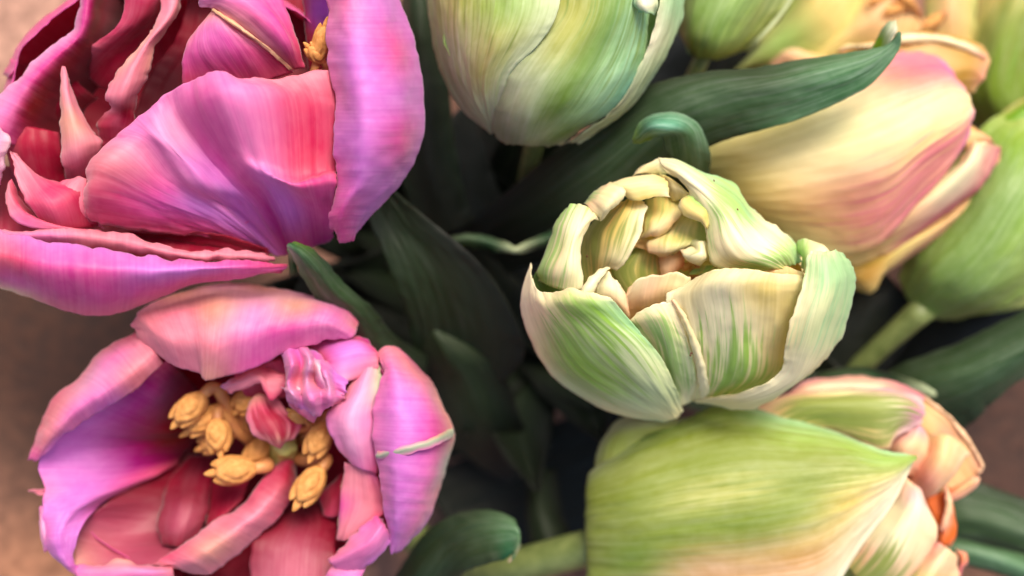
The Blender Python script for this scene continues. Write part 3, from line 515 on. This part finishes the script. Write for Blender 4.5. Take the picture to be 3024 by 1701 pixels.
for bx, by, bz, r_ in ((872, 1036, -170, 3.2), (868, 1046, -172, 2.6), (376, 575, -335, 3), (980, 215, -165, 2.6), (1092, 352, -40, 2.2)):
    tube('blemish', t3, [(bx - 3, by - 5, bz), (bx, by, bz + 1), (bx + 3, by + 4, bz)], [r_ * .6, r_, r_ * .5], M_BROWN, F3, sides=8)
stem(t3, F3, (860, 990, -1090), (1900, 1000, -1150))

# ================================================================== TULIP 4: cream tulip flushed pink, upper right
F5a = Fr(1.61, 2000, 0, -430)
t4 = thing('peach_tulip', F5a(np.array([[100, 850, -500]]))[0], 'pale yellow tulip flushed pink at its tip, leaning right beneath the long leaf', 'tulip', 'cut tulips of the bouquet')
petal(t4, F5a, '80,640,-500 60,760,-450 80,900,-480 200,1060,-560|300,560,-350 330,720,-180 400,900,-170 520,1150,-380|600,420,-280 640,620,-60 700,860,-60 780,1210,-330|880,290,-250 950,500,0 1010,780,10 960,1160,-260|1060,252,-260 1160,420,-20 1210,640,10 1150,960,-180|1220,270,-260 1300,380,-80 1350,560,-50 1310,790,-160|1290,340,-250 1372,430,-160 1405,510,-120 1390,640,-160',
      'eeeee eQQQe QQcoQ KccKo kKcok qkcok qqclv', fl='00000 00000 00010 20032 41043 52043 31032', fc='k', m=C, edge=2, ruf=2)
petal(t4, F5a, '560,1160,-420 700,1230,-440 850,1260,-480|900,1000,-340 1000,1080,-280 1050,1180,-400|1150,900,-280 1230,930,-180 1270,1030,-340|1330,780,-240 1380,780,-120 1450,880,-300|1390,690,-230 1440,684,-140 1530,730,-260|1420,670,-240 1480,680,-180 1535,700,-240', 'yyy Pyo PPk WWk PWk PPk', fl='000 023 004 013 000', fc='s', m=C, edge=2)
petal(t4, F5a, '560,1180,-600 700,1260,-560 850,1370,-600|900,1150,-500 900,1290,-460 935,1388,-520|1060,1120,-460 1060,1180,-400 980,1310,-520|1300,980,-440 1280,1060,-360 1210,1150,-480|1450,820,-400 1440,900,-340 1400,1030,-460|1530,690,-360 1535,750,-330 1520,830,-420', 'eee ezy yyo ook KoK kKk', m=C, edge=3)
petal(t4, F5a, '1340,560,-340 1360,640,-300 1380,760,-340|1395,605,-340 1430,640,-300 1460,720,-340|1460,640,-340 1490,665,-310 1520,690,-340', 'ooo zoo KKK', m=C, edge=2)
petal(t4, F5a, '700,420,-500 780,330,-470 760,240,-460|1000,440,-480 1060,330,-420 1060,165,-440|1250,470,-480 1280,340,-400 1260,160,-440|1380,440,-470 1420,340,-400 1440,220,-440|1410,440,-460 1460,370,-420 1492,285,-440', 'zzz zzz zoz zzz oKo', m=C, edge=2)
petal(t4, F5a, '760,248,-455 790,222,-440 830,212,-450|950,205,-440 960,212,-400 965,225,-430|1080,165,-440 1085,185,-385 1090,212,-430|1230,160,-440 1232,182,-385 1235,212,-430|1370,190,-440 1362,214,-390 1352,245,-430|1485,262,-440 1470,272,-410 1445,285,-430', 'Kco KWo KWc PWc PWo KKo', m=C, edge=2, name='petal_rim')
petal(t4, F5a, '1000,330,-400 1040,270,-360 1060,240,-380|1120,300,-360 1150,262,-310 1170,250,-370|1250,350,-350 1270,310,-310 1280,300,-370|1310,400,-370 1320,370,-340 1310,340,-370', 'kkk qkk kqk qqq', m=M_PINK, edge=2)
cup(t4, F5a, 620, 760, 500, 420, -520, 100, 860, -700, 'eee yyy yyy', C, n=5, bulge=1)
stem(t4, F5a, (60, 860, -560), (1850, 900, -1000))

# ================================================================== TULIP 5: green bud, top middle
t5 = thing('tulip_bud', F4(np.array([[900, 700, -700]]))[0], 'plump green and cream closed bud, largest of the buds, cut by the top edge', 'tulip bud', 'green tulip buds')
cup(t5, F4, 970, 60, 600, 620, -300, 900, 600, -620, 'eee GGG GGG GGG', M_BUD, n=5, bulge=1.0)
petal(t5, F4, '290,-260,-500 480,-260,-130 750,-260,60 1010,-260,60|305,60,-500 470,60,-110 740,60,80 994,50,90|330,290,-520 480,270,-170 680,240,30 895,232,40|400,480,-540 500,430,-250 620,400,-100 745,385,-70|500,610,-560 570,590,-360 620,570,-280 685,555,-250|630,718,-600 638,714,-560 645,707,-520 654,690,-500',
      'Neeh Negh Nneh Nneh BnnB BBBB', fl='0020 1220 0220 0110 0000 0000', fc='f', m=M_BUD, edge=2, ruf=2)
petal(t5, F4, '950,-260,-10 1150,-260,50 1400,-260,-30 1530,-260,-180|960,50,-10 1160,50,70 1370,50,-10 1480,80,-150|810,250,-20 1050,270,50 1300,260,-60 1470,250,-200|715,390,-110 930,450,10 1200,440,-80 1410,420,-260|655,590,-290 850,610,-120 1090,600,-190 1270,600,-350|650,710,-500 800,750,-380 950,740,-400 1110,700,-470|690,764,-560 780,774,-520 900,777,-520 1020,768,-540',
      'eGGHH eeGHH neGHH nnGHT NnGHT NNnGN BNnNB', fl='12333 12332 01232 01222 00111 00001 00000', fc='G', m=M_BUD, edge=2, ruf=2)
petal(t5, F4, '1540,-260,-120 1600,-260,-160 1690,-260,-420|1522,50,-110 1590,50,-170 1664,50,-440|1478,230,-160 1540,230,-210 1600,235,-440|1413,385,-220 1460,400,-270 1510,395,-450|1300,568,-320 1345,570,-370 1387,567,-480|1180,672,-400 1210,680,-440 1240,677,-500|1030,757,-510 1060,764,-530 1100,757,-540', 'hhH hHH WhH hnH Bnh nnn BBN', m=M_BUD, edge=4, ruf=4)
petal(t5, F4, '1400,-100,-20 1450,-60,20 1500,-80,-20|1400,20,-10 1450,30,30 1520,20,-10|1430,60,-40 1470,70,10 1505,80,-60', 'HHh HWh THH', m=M_BUD, edge=3)
stem(t5, F4, (900, 620, -620), (1550, 560, -1000))

# ================================================================== TULIP 6: small dark green bud, top
F5b = Fr(1.61, 2000, 0, -420)
t6 = thing('tulip_bud', F5b(np.array([[120, 200, -400]]))[0], 'smaller smooth green bud between the large bud and the long leaf', 'tulip bud', 'green tulip buds')
petal(t6, F5b, '60,250,-420 90,268,-350 130,277,-340 180,280,-400|10,150,-400 60,200,-200 180,220,-140 320,235,-380|0,20,-380 80,80,-120 240,100,-60 440,120,-380|40,-160,-380 150,-100,-120 340,-80,-60 560,-40,-380|100,-350,-400 200,-300,-200 400,-280,-160 600,-250,-400', 'FFff Ffgf FGge FGgh Geeh', fl='0120 0331 0541 0531 0220', fc='G', m=M_BUD, edge=2)
petal(t6, F5b, '300,250,-430 330,235,-400 350,215,-420|360,200,-420 390,180,-330 420,150,-410|440,120,-400 480,80,-300 500,60,-400|540,0,-400 580,-60,-280 600,-100,-400', 'fff ghg ghh hhh', m=M_BUD)
petal(t6, F5b, '60,250,-520 130,277,-560 200,270,-520|0,100,-640 200,100,-700 420,110,-640|80,-200,-640 300,-200,-700 560,-100,-640', 'FFF', m=M_BUD)
stem(t6, F5b, (130, 255, -430), (1900, 520, -1000), r=28)

# ================================================================== TULIP 7: green and blush double tulip, lower right
t7 = thing('blush_tulip', F6(np.array([[200, 1150, -700]]))[0], 'blush and lime double tulip leaning right with a broad pointed green outer petal, lower right', 'tulip', 'cut tulips of the bouquet')
petal(t7, F6, '260,850,-700 240,950,-740 240,1100,-740 240,1450,-740|120,800,-600 95,900,-620 100,1090,-610 110,1480,-660|92,760,-500 66,880,-450 66,1070,-410 72,1520,-500|330,590,-420 300,800,-200 310,1050,-130 330,1560,-330|620,460,-380 640,700,-100 660,1000,0 700,1580,-240|860,378,-380 950,640,-60 1000,960,60 1080,1580,-200|1180,437,-330 1270,650,-30 1350,900,50 1420,1520,-170|1500,535,-260 1560,660,-20 1620,850,20 1620,1215,-150|1760,640,-180 1780,700,-60 1810,790,-40 1832,930,-120|1935,672,-150 1955,680,-145 1955,688,-145 1935,725,-150',
      'NffFF Nffff Nffff Gffffo Gffefoo Gffefoo HgffeoW HgfeycW HggecWW HgghW', fl='00000 00000 01100 233210 3343210 2343200 2343100 2333100 1122100 01100', fc='f', m=M_BUD, edge=1.5, ruf=2)
petal(t7, F6, '95,800,-540 200,720,-420 330,640,-400|130,620,-560 250,560,-430 400,560,-380|210,500,-580 380,480,-430 560,500,-360|280,440,-600 460,450,-460 640,450,-400', 'fff Nff NNf BNN', m=M_BUD, edge=2)
petal(t7, F6, '820,420,-460 900,520,-440 1000,640,-460|1040,390,-420 1150,470,-340 1260,620,-400|1200,330,-380 1330,400,-250 1450,560,-330|1450,303,-360 1560,380,-190 1650,600,-270|1700,286,-350 1770,370,-170 1790,640,-250|1880,298,-340 1900,380,-190 1850,560,-250|1990,350,-330 1985,420,-250 1940,520,-270|2008,400,-330 2000,440,-290 1975,490,-290',
      'ooo Poo Pyo PyP WyP lWP wlw www', fl='000 020 171 181 163 142 000', fc='f', m=C, edge=4, ruf=4)
petal(t7, F6, '1000,420,-540 1050,420,-480 1100,460,-500|1180,330,-560 1230,340,-460 1260,400,-480|1310,240,-560 1340,290,-430 1370,360,-450|1550,222,-560 1560,270,-400 1570,340,-430|1780,236,-560 1770,290,-400 1760,350,-430|1920,285,-560 1900,330,-420 1870,380,-440|2010,340,-540 1990,380,-450 1960,430,-460', 'kkk kKP kPP KPP KPP kKP kKK', edge=2, m=M_PINK)
petal(t7, F6, '1850,255,-560 1870,330,-520 1850,450,-560|2010,340,-540 2000,460,-520 1980,600,-560|2120,425,-520 2090,540,-520 2030,700,-560|2230,535,-500 2180,650,-520 2080,820,-560|2310,660,-480 2250,760,-500 2120,900,-540|2342,740,-470 2290,800,-480 2200,890,-520|2318,775,-460 2270,810,-470 2220,880,-500', 'zKz zoz ooz oKz ooo KoP Koo', m=C, edge=3, ruf=4)
petal(t7, F6, '2000,335,-530 2006,345,-520 2014,352,-530|2115,418,-510 2118,430,-498 2120,442,-510|2228,530,-490 2226,545,-475 2220,555,-490|2312,655,-470 2305,670,-455 2296,680,-470|2345,740,-460 2335,745,-445 2322,745,-460|2322,772,-455 2315,770,-440 2305,762,-455', 'PPP PPP PPP PPP PPP PPP', m=C, edge=2, T=3, name='petal_rim')
petal(t7, F6, '2322,800,-430 2290,790,-420 2280,780,-440|2315,835,-430 2270,820,-390 2240,810,-440|2260,885,-430 2220,850,-390 2190,850,-440|2160,940,-440 2150,900,-410 2130,880,-440', 'PKo KoK KoO KKO', m=C, edge=4)
petal(t7, F6, '1780,660,-400 1860,760,-340 1940,800,-360|1800,600,-360 1900,640,-260 1990,740,-330|1860,530,-350 1950,580,-260 2022,660,-330|1930,480,-360 1980,500,-310 2020,570,-350', 'PPR KPK lPP wlP', m=C, edge=2)
petal(t7, F6, '1900,790,-420 1960,870,-380 2020,918,-400|1960,700,-380 2040,780,-260 2110,850,-340|2010,600,-370 2100,660,-230 2190,750,-320|2020,560,-380 2120,560,-290 2235,690,-320|2060,545,-400 2160,570,-330 2265,660,-330', 'RKK RKP KoP ooP KoP', m=C, edge=3)
petal(t7, F6, '1960,880,-500 2040,900,-480 2140,860,-480|2020,1000,-500 2080,1000,-460 2160,960,-470|2050,1150,-500 2100,1120,-460 2170,1100,-470|2060,1240,-500 2110,1210,-480 2150,1190,-480', 'OOO OOO OOO OOR', m=C, edge=2)
petal(t7, F6, '2120,840,-430 2130,845,-420 2148,860,-440|2130,940,-420 2145,950,-395 2168,960,-430|2130,1020,-420 2150,1040,-395 2188,1060,-430|2090,1130,-420 2120,1140,-395 2180,1160,-430|2085,1150,-430 2110,1180,-410 2165,1200,-440', 'ROO ROO RRO ROO OOR', m=C, edge=3)
petal(t7, F6, '2110,840,-400 2116,836,-395 2125,842,-400|2130,900,-390 2142,900,-380 2150,905,-390|2125,1000,-390 2140,1010,-380 2150,1010,-390|2095,1100,-390 2105,1110,-380 2115,1120,-390', 'KKK KPK KPK KKK', m=C, T=3, edge=3)
petal(t7, F6, '1550,1300,-330 1650,1420,-260 1700,1560,-300|1640,1180,-280 1790,1280,-150 1900,1400,-240|1740,1040,-250 1880,1120,-100 2050,1200,-220|1820,930,-250 1940,990,-110 2074,1100,-230|1860,840,-260 1960,890,-160 2035,990,-250|1880,795,-280 1930,820,-240 1980,870,-270', 'yyy PPP WWP WWP PwW PPw', fl='353 254 021 000 000 000', fc='f', m=C, edge=3, ruf=3)
petal(t7, F6, '1700,1560,-330 1900,1600,-260 2150,1560,-360|1850,1400,-320 2000,1420,-200 2200,1400,-330|1960,1280,-320 2080,1300,-190 2205,1330,-330|2070,1170,-330 2140,1200,-240 2190,1260,-330', 'yyy yyP PPP kPP', fl='341 341 010 000', fc='f', m=C, edge=3)
petal(t7, F6, '2150,1400,-420 2180,1420,-380 2200,1450,-400|2200,1300,-400 2215,1310,-350 2215,1330,-380|2190,1240,-400 2230,1260,-350 2256,1290,-390|2190,1212,-410 2220,1225,-380 2242,1240,-400', 'kKK KkK KRk KKR', m=C, edge=4)
cup(t7, F6, 1150, 1050, 860, 560, -620, 150, 1150, -760, 'fff fff ggg ooo', C, n=6, bulge=1)
stem(t7, F6, (180, 1180, -560), (1400, 1680, -980), r=66, end=(1000, 1500))

# ================================================================== TULIP 8: yellow tulip with orange stamens, top right behind
F5c = Fr(1.61, 2000, 0, -900)
t8 = thing('yellow_tulip', F5c(np.array([[700, 500, -500]]))[0], 'blurred yellow green tulip with rusty stamens at the top edge, behind the long leaf', 'tulip', 'cut tulips of the bouquet')
petal(t8, F5c, '200,420,-350 300,330,-300 420,320,-330|420,170,-330 520,170,-200 640,300,-260|540,0,-300 680,0,-120 860,220,-220|620,-250,-300 800,-250,-120 1000,-100,-250', 'eef ege Xyy Xey', m=C)
petal(t8, F5c, '400,360,-420 520,380,-300 700,420,-350|640,230,-300 760,200,-160 900,330,-250|800,60,-260 920,80,-80 1100,280,-200|860,-100,-260 980,-60,-100 1170,100,-200', 'yey yyy yoy yoo', m=C)
petal(t8, F5c, '430,310,-280 520,240,-200 640,250,-220|520,360,-260 620,300,-150 740,290,-200', 'PPo koo', m=C)
petal(t8, F5c, '1150,300,-400 1300,250,-350 1450,300,-400|1180,100,-350 1300,60,-250 1420,100,-320|1160,-120,-350 1300,-150,-280 1450,-120,-350', 'yyy eoe zee', m=C)
for a, b in (((930, 10, -60), (1020, -40, -140)), ((1000, 60, -50), (1100, 20, -140)), ((1180, 130, -60), (1260, 70, -140)), ((1060, -20, -40), (1130, 40, -130))):
    anther(t8, F5c, a, b, 44, (1120, 300, -500))
stem(t8, F5c, (600, 500, -480), (2250, 700, -1350))

# ================================================================== TULIP 9 / 10: green tulips at the right edge
F5d = Fr(1.61, 2000, 0, -950)
t9 = thing('tulip_bud', F5d(np.array([[1500, 600, -500]]))[0], 'blurred yellow green bud in the top right corner', 'tulip bud', 'green tulip buds')
petal(t9, F5d, '1420,600,-400 1560,620,-300 1750,640,-400|1330,440,-380 1500,450,-150 1800,480,-330|1340,200,-360 1540,200,-60 1850,200,-300|1420,-50,-360 1640,-80,-40 1900,-80,-300|1560,-300,-380 1740,-300,-140 1950,-300,-380', 'fff fXf yXe yye yyy', fl='000 130 250 130 000', fc='f', m=M_BUD)
petal(t9, F5d, '1300,480,-500 1420,600,-460 1560,620,-500|1280,250,-480 1340,300,-380 1440,350,-420|1300,0,-460 1350,0,-360 1440,0,-380|1400,-250,-460 1450,-250,-380 1520,-250,-400', 'fff eXX yyX yyy', m=M_BUD)
petal(t9, F5d, '1420,600,-520 1560,620,-560 1750,640,-520|1300,200,-700 1560,200,-760 1850,200,-700|1560,-300,-600 1740,-300,-640 1950,-300,-600', 'fff fff eee', m=M_BUD)
stem(t9, F5d, (1540, 600, -460), (2700, 700, -1400))
F0d = Fr(.8518, 0, 0, -700)
t10 = thing('tulip_bud', F0d(np.array([[2330, 770, -100]]))[0], 'long green bud behind the peach tulip at the right edge, its stem slanting down left', 'tulip bud', 'green tulip buds')
petal(t10, F0d, '2262,700,-150 2290,765,-120 2340,800,-120 2400,805,-160|2290,600,-110 2350,680,20 2440,740,20 2540,765,-100|2360,500,-90 2440,580,80 2530,650,80 2640,700,-90|2420,400,-80 2520,460,100 2610,520,100 2720,600,-80|2470,320,-90 2570,360,40 2680,400,50 2800,470,-100|2560,260,-120 2640,280,-60 2720,300,-60 2800,330,-120', 'fGGf fGGg fGgg fGge gXee eeyy', fl='1211 2321 2421 2421 1221 0000', fc='G', m=M_BUD)
petal(t10, F0d, '2440,560,-160 2500,520,-90 2560,500,-60|2440,380,-170 2500,340,-70 2580,330,-40|2520,290,-170 2580,260,-80 2650,230,-60|2600,240,-160 2650,200,-100 2700,180,-100', 'fgg eXX yXX yyy', m=M_BUD)
petal(t10, F0d, '2262,700,-180 2330,780,-220 2400,805,-190|2320,520,-240 2480,620,-280 2640,740,-240|2470,320,-240 2640,360,-280 2800,470,-240', 'fff', m=M_BUD)
tube('stem', t10, [(2330, 770, -110), (2240, 850, -190), (2120, 960, -330), (1950, 1050, -700), (1300, 800, -1480 * .8518 + 596)], [50, 42, 40, 38, 38], M_STEM, F0d)

# ================================================================== LEAVES
# dark leaves added deep in the bunch to block light, parented to tulips
rr_ = np.random.RandomState(3)
owners = [t1, t2, t3, t4, t5, t6, t7, t10]
G1 = Fr(1, 0, 0, 0)
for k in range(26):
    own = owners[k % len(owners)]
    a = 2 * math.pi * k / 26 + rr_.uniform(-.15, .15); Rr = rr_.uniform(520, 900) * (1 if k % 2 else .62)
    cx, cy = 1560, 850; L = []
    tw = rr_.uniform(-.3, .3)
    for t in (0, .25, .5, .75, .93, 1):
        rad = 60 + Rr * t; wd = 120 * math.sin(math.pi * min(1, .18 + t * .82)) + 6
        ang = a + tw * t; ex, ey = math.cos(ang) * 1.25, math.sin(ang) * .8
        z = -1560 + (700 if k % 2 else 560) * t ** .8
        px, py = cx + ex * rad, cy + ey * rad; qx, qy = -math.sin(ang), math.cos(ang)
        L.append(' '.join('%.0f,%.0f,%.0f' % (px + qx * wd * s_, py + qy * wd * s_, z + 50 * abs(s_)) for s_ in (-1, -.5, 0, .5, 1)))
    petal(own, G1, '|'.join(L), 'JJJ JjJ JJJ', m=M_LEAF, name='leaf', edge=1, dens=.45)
LG = 'tulip leaves among the stems'
def leaf(txt, cg, label, fr=F0, **k):
    rows = rows_of(txt); b = fr(rows[0])[len(rows[0]) // 2]
    o = petal(None, fr, txt, cg, m=M_LEAF, name='tulip_leaf', T=k.pop('T', 4), **k)
    o['label'] = label; o['category'] = 'leaf'; o['group'] = LG
    return o
Lf = leaf
Lf('1080,640,-900 1150,640,-880 1230,700,-900|1230,520,-700 1330,560,-640 1420,640,-660|1420,360,-480 1500,440,-430 1580,560,-470|1640,212,-300 1700,280,-250 1780,372,-290|1760,183,-270 1810,240,-210 1880,338,-250|1900,169,-250 1940,215,-180 2000,302,-230|2050,146,-240 2080,180,-170 2120,252,-210|2160,128,-230 2180,150,-180 2200,205,-200|2235,112,-215 2245,112,-200 2262,122,-200|2262,80,-190 2264,82,-185 2266,84,-190',
   'JJJ JJJ JjJ jij jij jij jiI iII III III', 'long broad green leaf crossing over the pale yellow tulip to its curled tip', edge=1.5, ruf=2)
Lf('2190,130,-300 2205,135,-290 2225,140,-280|2205,100,-290 2220,100,-270 2240,105,-250|2225,65,-270 2238,68,-250 2258,75,-230|2240,55,-260 2246,55,-255 2252,58,-250', 'jXi XXh IhW Ihh', 'small folded back tip at the end of the long leaf', edge=1)
Lf('1720,560,-700 1780,560,-660 1850,560,-700|1690,440,-430 1735,440,-360 1788,450,-400|1672,370,-300 1725,360,-220 1784,380,-280|1665,345,-250 1715,330,-170 1755,310,-220|1655,345,-230 1685,320,-140 1705,282,-190|1640,350,-230 1640,320,-140 1640,290,-190|1612,360,-230 1608,345,-190 1605,318,-200|1592,358,-225 1592,355,-222 1593,350,-222', 'jjj jij iii IIi III ITI XII XXX', 'small curled blue green leaf hooking over behind the cream tulip', edge=1, ruf=1)
Lf('1000,1000,-800 1060,960,-780 1120,920,-800|905,900,-520 950,870,-460 1000,850,-500|850,830,-380 900,790,-290 940,780,-350|800,765,-280 835,730,-190 868,715,-250|765,700,-200 790,670,-120 815,655,-170|740,650,-150 755,632,-100 775,622,-130|722,618,-120 728,612,-110 740,608,-115', 'jjj jij jij Iij Iii Iii WIX', 'pointed leaf with a pale tip poking up between the two pink tulips', edge=1)
Lf('730,700,-260 740,690,-240 752,690,-250|726,660,-200 735,655,-185 745,655,-195|722,625,-150 728,622,-145 735,624,-150', 'jij iIi ihW', 'tiny pale leaf fold beside the pointed leaf tip between the pink tulips', edge=1)
Lf('1050,1150,-1100 1110,1150,-1120 1200,1150,-1100|1045,950,-800 1110,960,-830 1240,1000,-790|1030,830,-620 1100,850,-640 1320,880,-600|985,690,-460 1060,700,-480 1230,690,-450|930,560,-420 985,560,-440 1085,560,-400|880,420,-460 930,440,-470 980,470,-440',
   'JJJ jjJ jjJ jjJ jjJ jjj', 'broad dark green leaf curving down from beneath the large pink tulip', edge=1)
Lf('1280,1220,-1100 1330,1180,-1080 1400,1120,-1100|1130,1110,-900 1220,1080,-830 1320,1070,-880|1080,960,-760 1170,960,-690 1275,960,-740|1065,880,-680 1130,890,-620 1215,890,-660|1062,810,-640 1085,820,-615 1120,830,-630|1068,795,-630 1070,795,-628 1076,798,-630', 'JJJ JJJ JjJ JjJ jjj jij', 'dim pale edged pointed leaf in the dark gap right of the open pink tulip', edge=1.5, ruf=5)
Lf('1110,600,-560 1115,610,-545 1120,620,-560|1180,585,-540 1185,600,-510 1190,625,-540|1250,600,-530 1255,615,-500 1255,632,-520|1295,622,-520 1298,628,-510 1300,636,-520|1340,600,-520 1345,612,-500 1345,628,-520|1400,570,-540 1410,590,-520 1410,610,-530|1480,540,-600 1490,560,-580 1490,590,-600', 'jjj jij iij nnn iij jjj jjj', 'thin wavy leaf edge with a pinched pale notch left of the cream tulip', edge=2)
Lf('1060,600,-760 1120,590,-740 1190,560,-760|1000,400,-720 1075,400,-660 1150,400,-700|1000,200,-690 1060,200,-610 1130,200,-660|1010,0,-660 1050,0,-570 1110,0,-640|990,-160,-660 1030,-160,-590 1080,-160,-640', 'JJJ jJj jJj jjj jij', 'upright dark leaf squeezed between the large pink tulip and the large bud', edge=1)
Lf('1500,1000,-1000 1540,900,-980 1600,800,-1000|1360,900,-960 1400,780,-900 1460,680,-950|1200,760,-900 1240,640,-820 1300,560,-880|1110,560,-860 1150,440,-760 1220,380,-830|1090,380,-840 1130,300,-760 1190,240,-820', 'JJJ', 'nearly black filler leaf added deep in the gap below the large bud', edge=1)  # filler leaf, added to darken this gap
Lf('930,1560,-700 1000,1600,-650 1100,1620,-700|1000,1440,-560 1060,1460,-500 1130,1500,-560|1080,1330,-500 1130,1370,-470 1170,1440,-440|1160,1290,-470 1195,1340,-440 1225,1420,-400|1240,1285,-440 1260,1330,-400 1275,1405,-380|1290,1310,-410 1303,1340,-370 1305,1380,-380|1295,1395,-380 1290,1405,-370 1280,1415,-375', 'JJJ JjJ jjj jjj jij iIi iIP', 'blunt curled leaf tip with a pinkish point, right of the open pink tulip', edge=2, ruf=4)
Lf('1330,1180,-980 1360,1180,-960 1400,1180,-980|1325,1300,-900 1360,1290,-870 1420,1300,-900|1340,1420,-860 1400,1400,-820 1480,1400,-860', 'JjJ', 'short dark leaf standing in the gap left of the blush tulip', edge=1)
Lf('2050,1100,-900 2100,1160,-880 2200,1200,-900|2230,935,-720 2300,1000,-640 2420,1080,-680|2400,865,-640 2470,930,-540 2500,1010,-610|2576,785,-600 2620,850,-500 2640,900,-560|2700,720,-600 2740,760,-520 2780,800,-560', 'jJj jjj jij jii jij', 'wide dull green leaf slanting to the right edge above the blush tulip', edge=1)
Lf('1900,1080,-760 1960,1100,-700 2020,1150,-720|2020,960,-640 2060,1000,-580 2100,1060,-620|2150,925,-600 2180,960,-530 2200,1020,-580|2270,945,-580 2280,975,-530 2290,1010,-560|2352,985,-560 2354,990,-555 2356,996,-560', 'JJJ jjj jij jjj nnn', 'dark leaf with a thin pale tip tucked behind the top of the blush tulip', edge=1)
Lf('2300,1200,-780 2300,1300,-740 2300,1420,-780|2440,1210,-740 2440,1300,-680 2440,1390,-740|2576,1255,-720 2590,1340,-650 2600,1420,-700|2720,1330,-720 2730,1400,-680 2740,1470,-720', 'jjj jij jij jjj', 'green leaf in the lower right corner beside the orange petals', edge=1)
Lf('2340,1350,-640 2340,1375,-620 2340,1400,-640|2460,1365,-620 2460,1395,-590 2450,1425,-620|2600,1405,-620 2600,1440,-590 2590,1470,-620|2720,1450,-620 2720,1490,-600 2710,1520,-620', 'jij iIi iIi jij', 'narrow pale green leaf along the bottom right corner', edge=1)
Lf('1560,1000,-1050 1640,1100,-1050 1700,1200,-1050|1300,1100,-1150 1400,1250,-1150 1500,1350,-1150|1050,1200,-1150 1150,1350,-1150 1250,1500,-1150', 'JJJ', 'added black green filler leaf at the bottom of the central gap', edge=1)  # filler leaves from here down, added to darken gaps where ground showed through
Lf('1900,1000,-1000 1960,1060,-980 2020,1150,-1000|2050,800,-900 2120,860,-860 2200,960,-900|2180,640,-860 2260,720,-800 2330,800,-860', 'JJJ', 'added dark filler leaf behind the right side of the cream tulip', edge=1)
Lf('1200,1000,-1100 1160,900,-1080 1120,820,-1100|1020,920,-1000 1000,820,-960 980,720,-1000|860,880,-900 850,780,-850 850,690,-900|720,820,-800 740,740,-760 760,690,-800', 'JJJ', 'added dark filler leaf hidden between the two pink tulips', edge=1)
Lf('1500,700,-1100 1600,760,-1080 1700,800,-1100|1500,400,-1050 1640,440,-1000 1800,480,-1050|1600,150,-1000 1740,180,-940 1900,200,-1000|1800,-60,-1000 1900,-60,-940 2060,-60,-1000', 'JJJ', 'added dark filler leaf deep between the large bud and the long leaf', edge=1)
Lf('2050,1000,-1150 2120,1060,-1130 2200,1120,-1150|2250,820,-1050 2320,900,-1000 2380,1000,-1050|2420,730,-1000 2490,800,-940 2560,900,-1000|2640,640,-1000 2700,720,-940 2760,800,-1000', 'JJJ', 'added black green filler leaf low down, just below the slanting stem at the right edge', edge=1)
Lf('1280,640,-1250 1340,640,-1230 1420,640,-1250|1220,460,-1150 1290,460,-1100 1380,460,-1150|1150,250,-1100 1230,250,-1050 1320,250,-1100|1080,40,-1100 1150,40,-1050 1240,40,-1100|1060,-120,-1100 1110,-120,-1060 1160,-120,-1100', 'JJJ', 'added dark filler leaf standing low behind the left side of the large bud', edge=1)
print('TRIS', sum(len(o.data.polygons) * 2 for o in bpy.data.objects if o.type == 'MESH'))
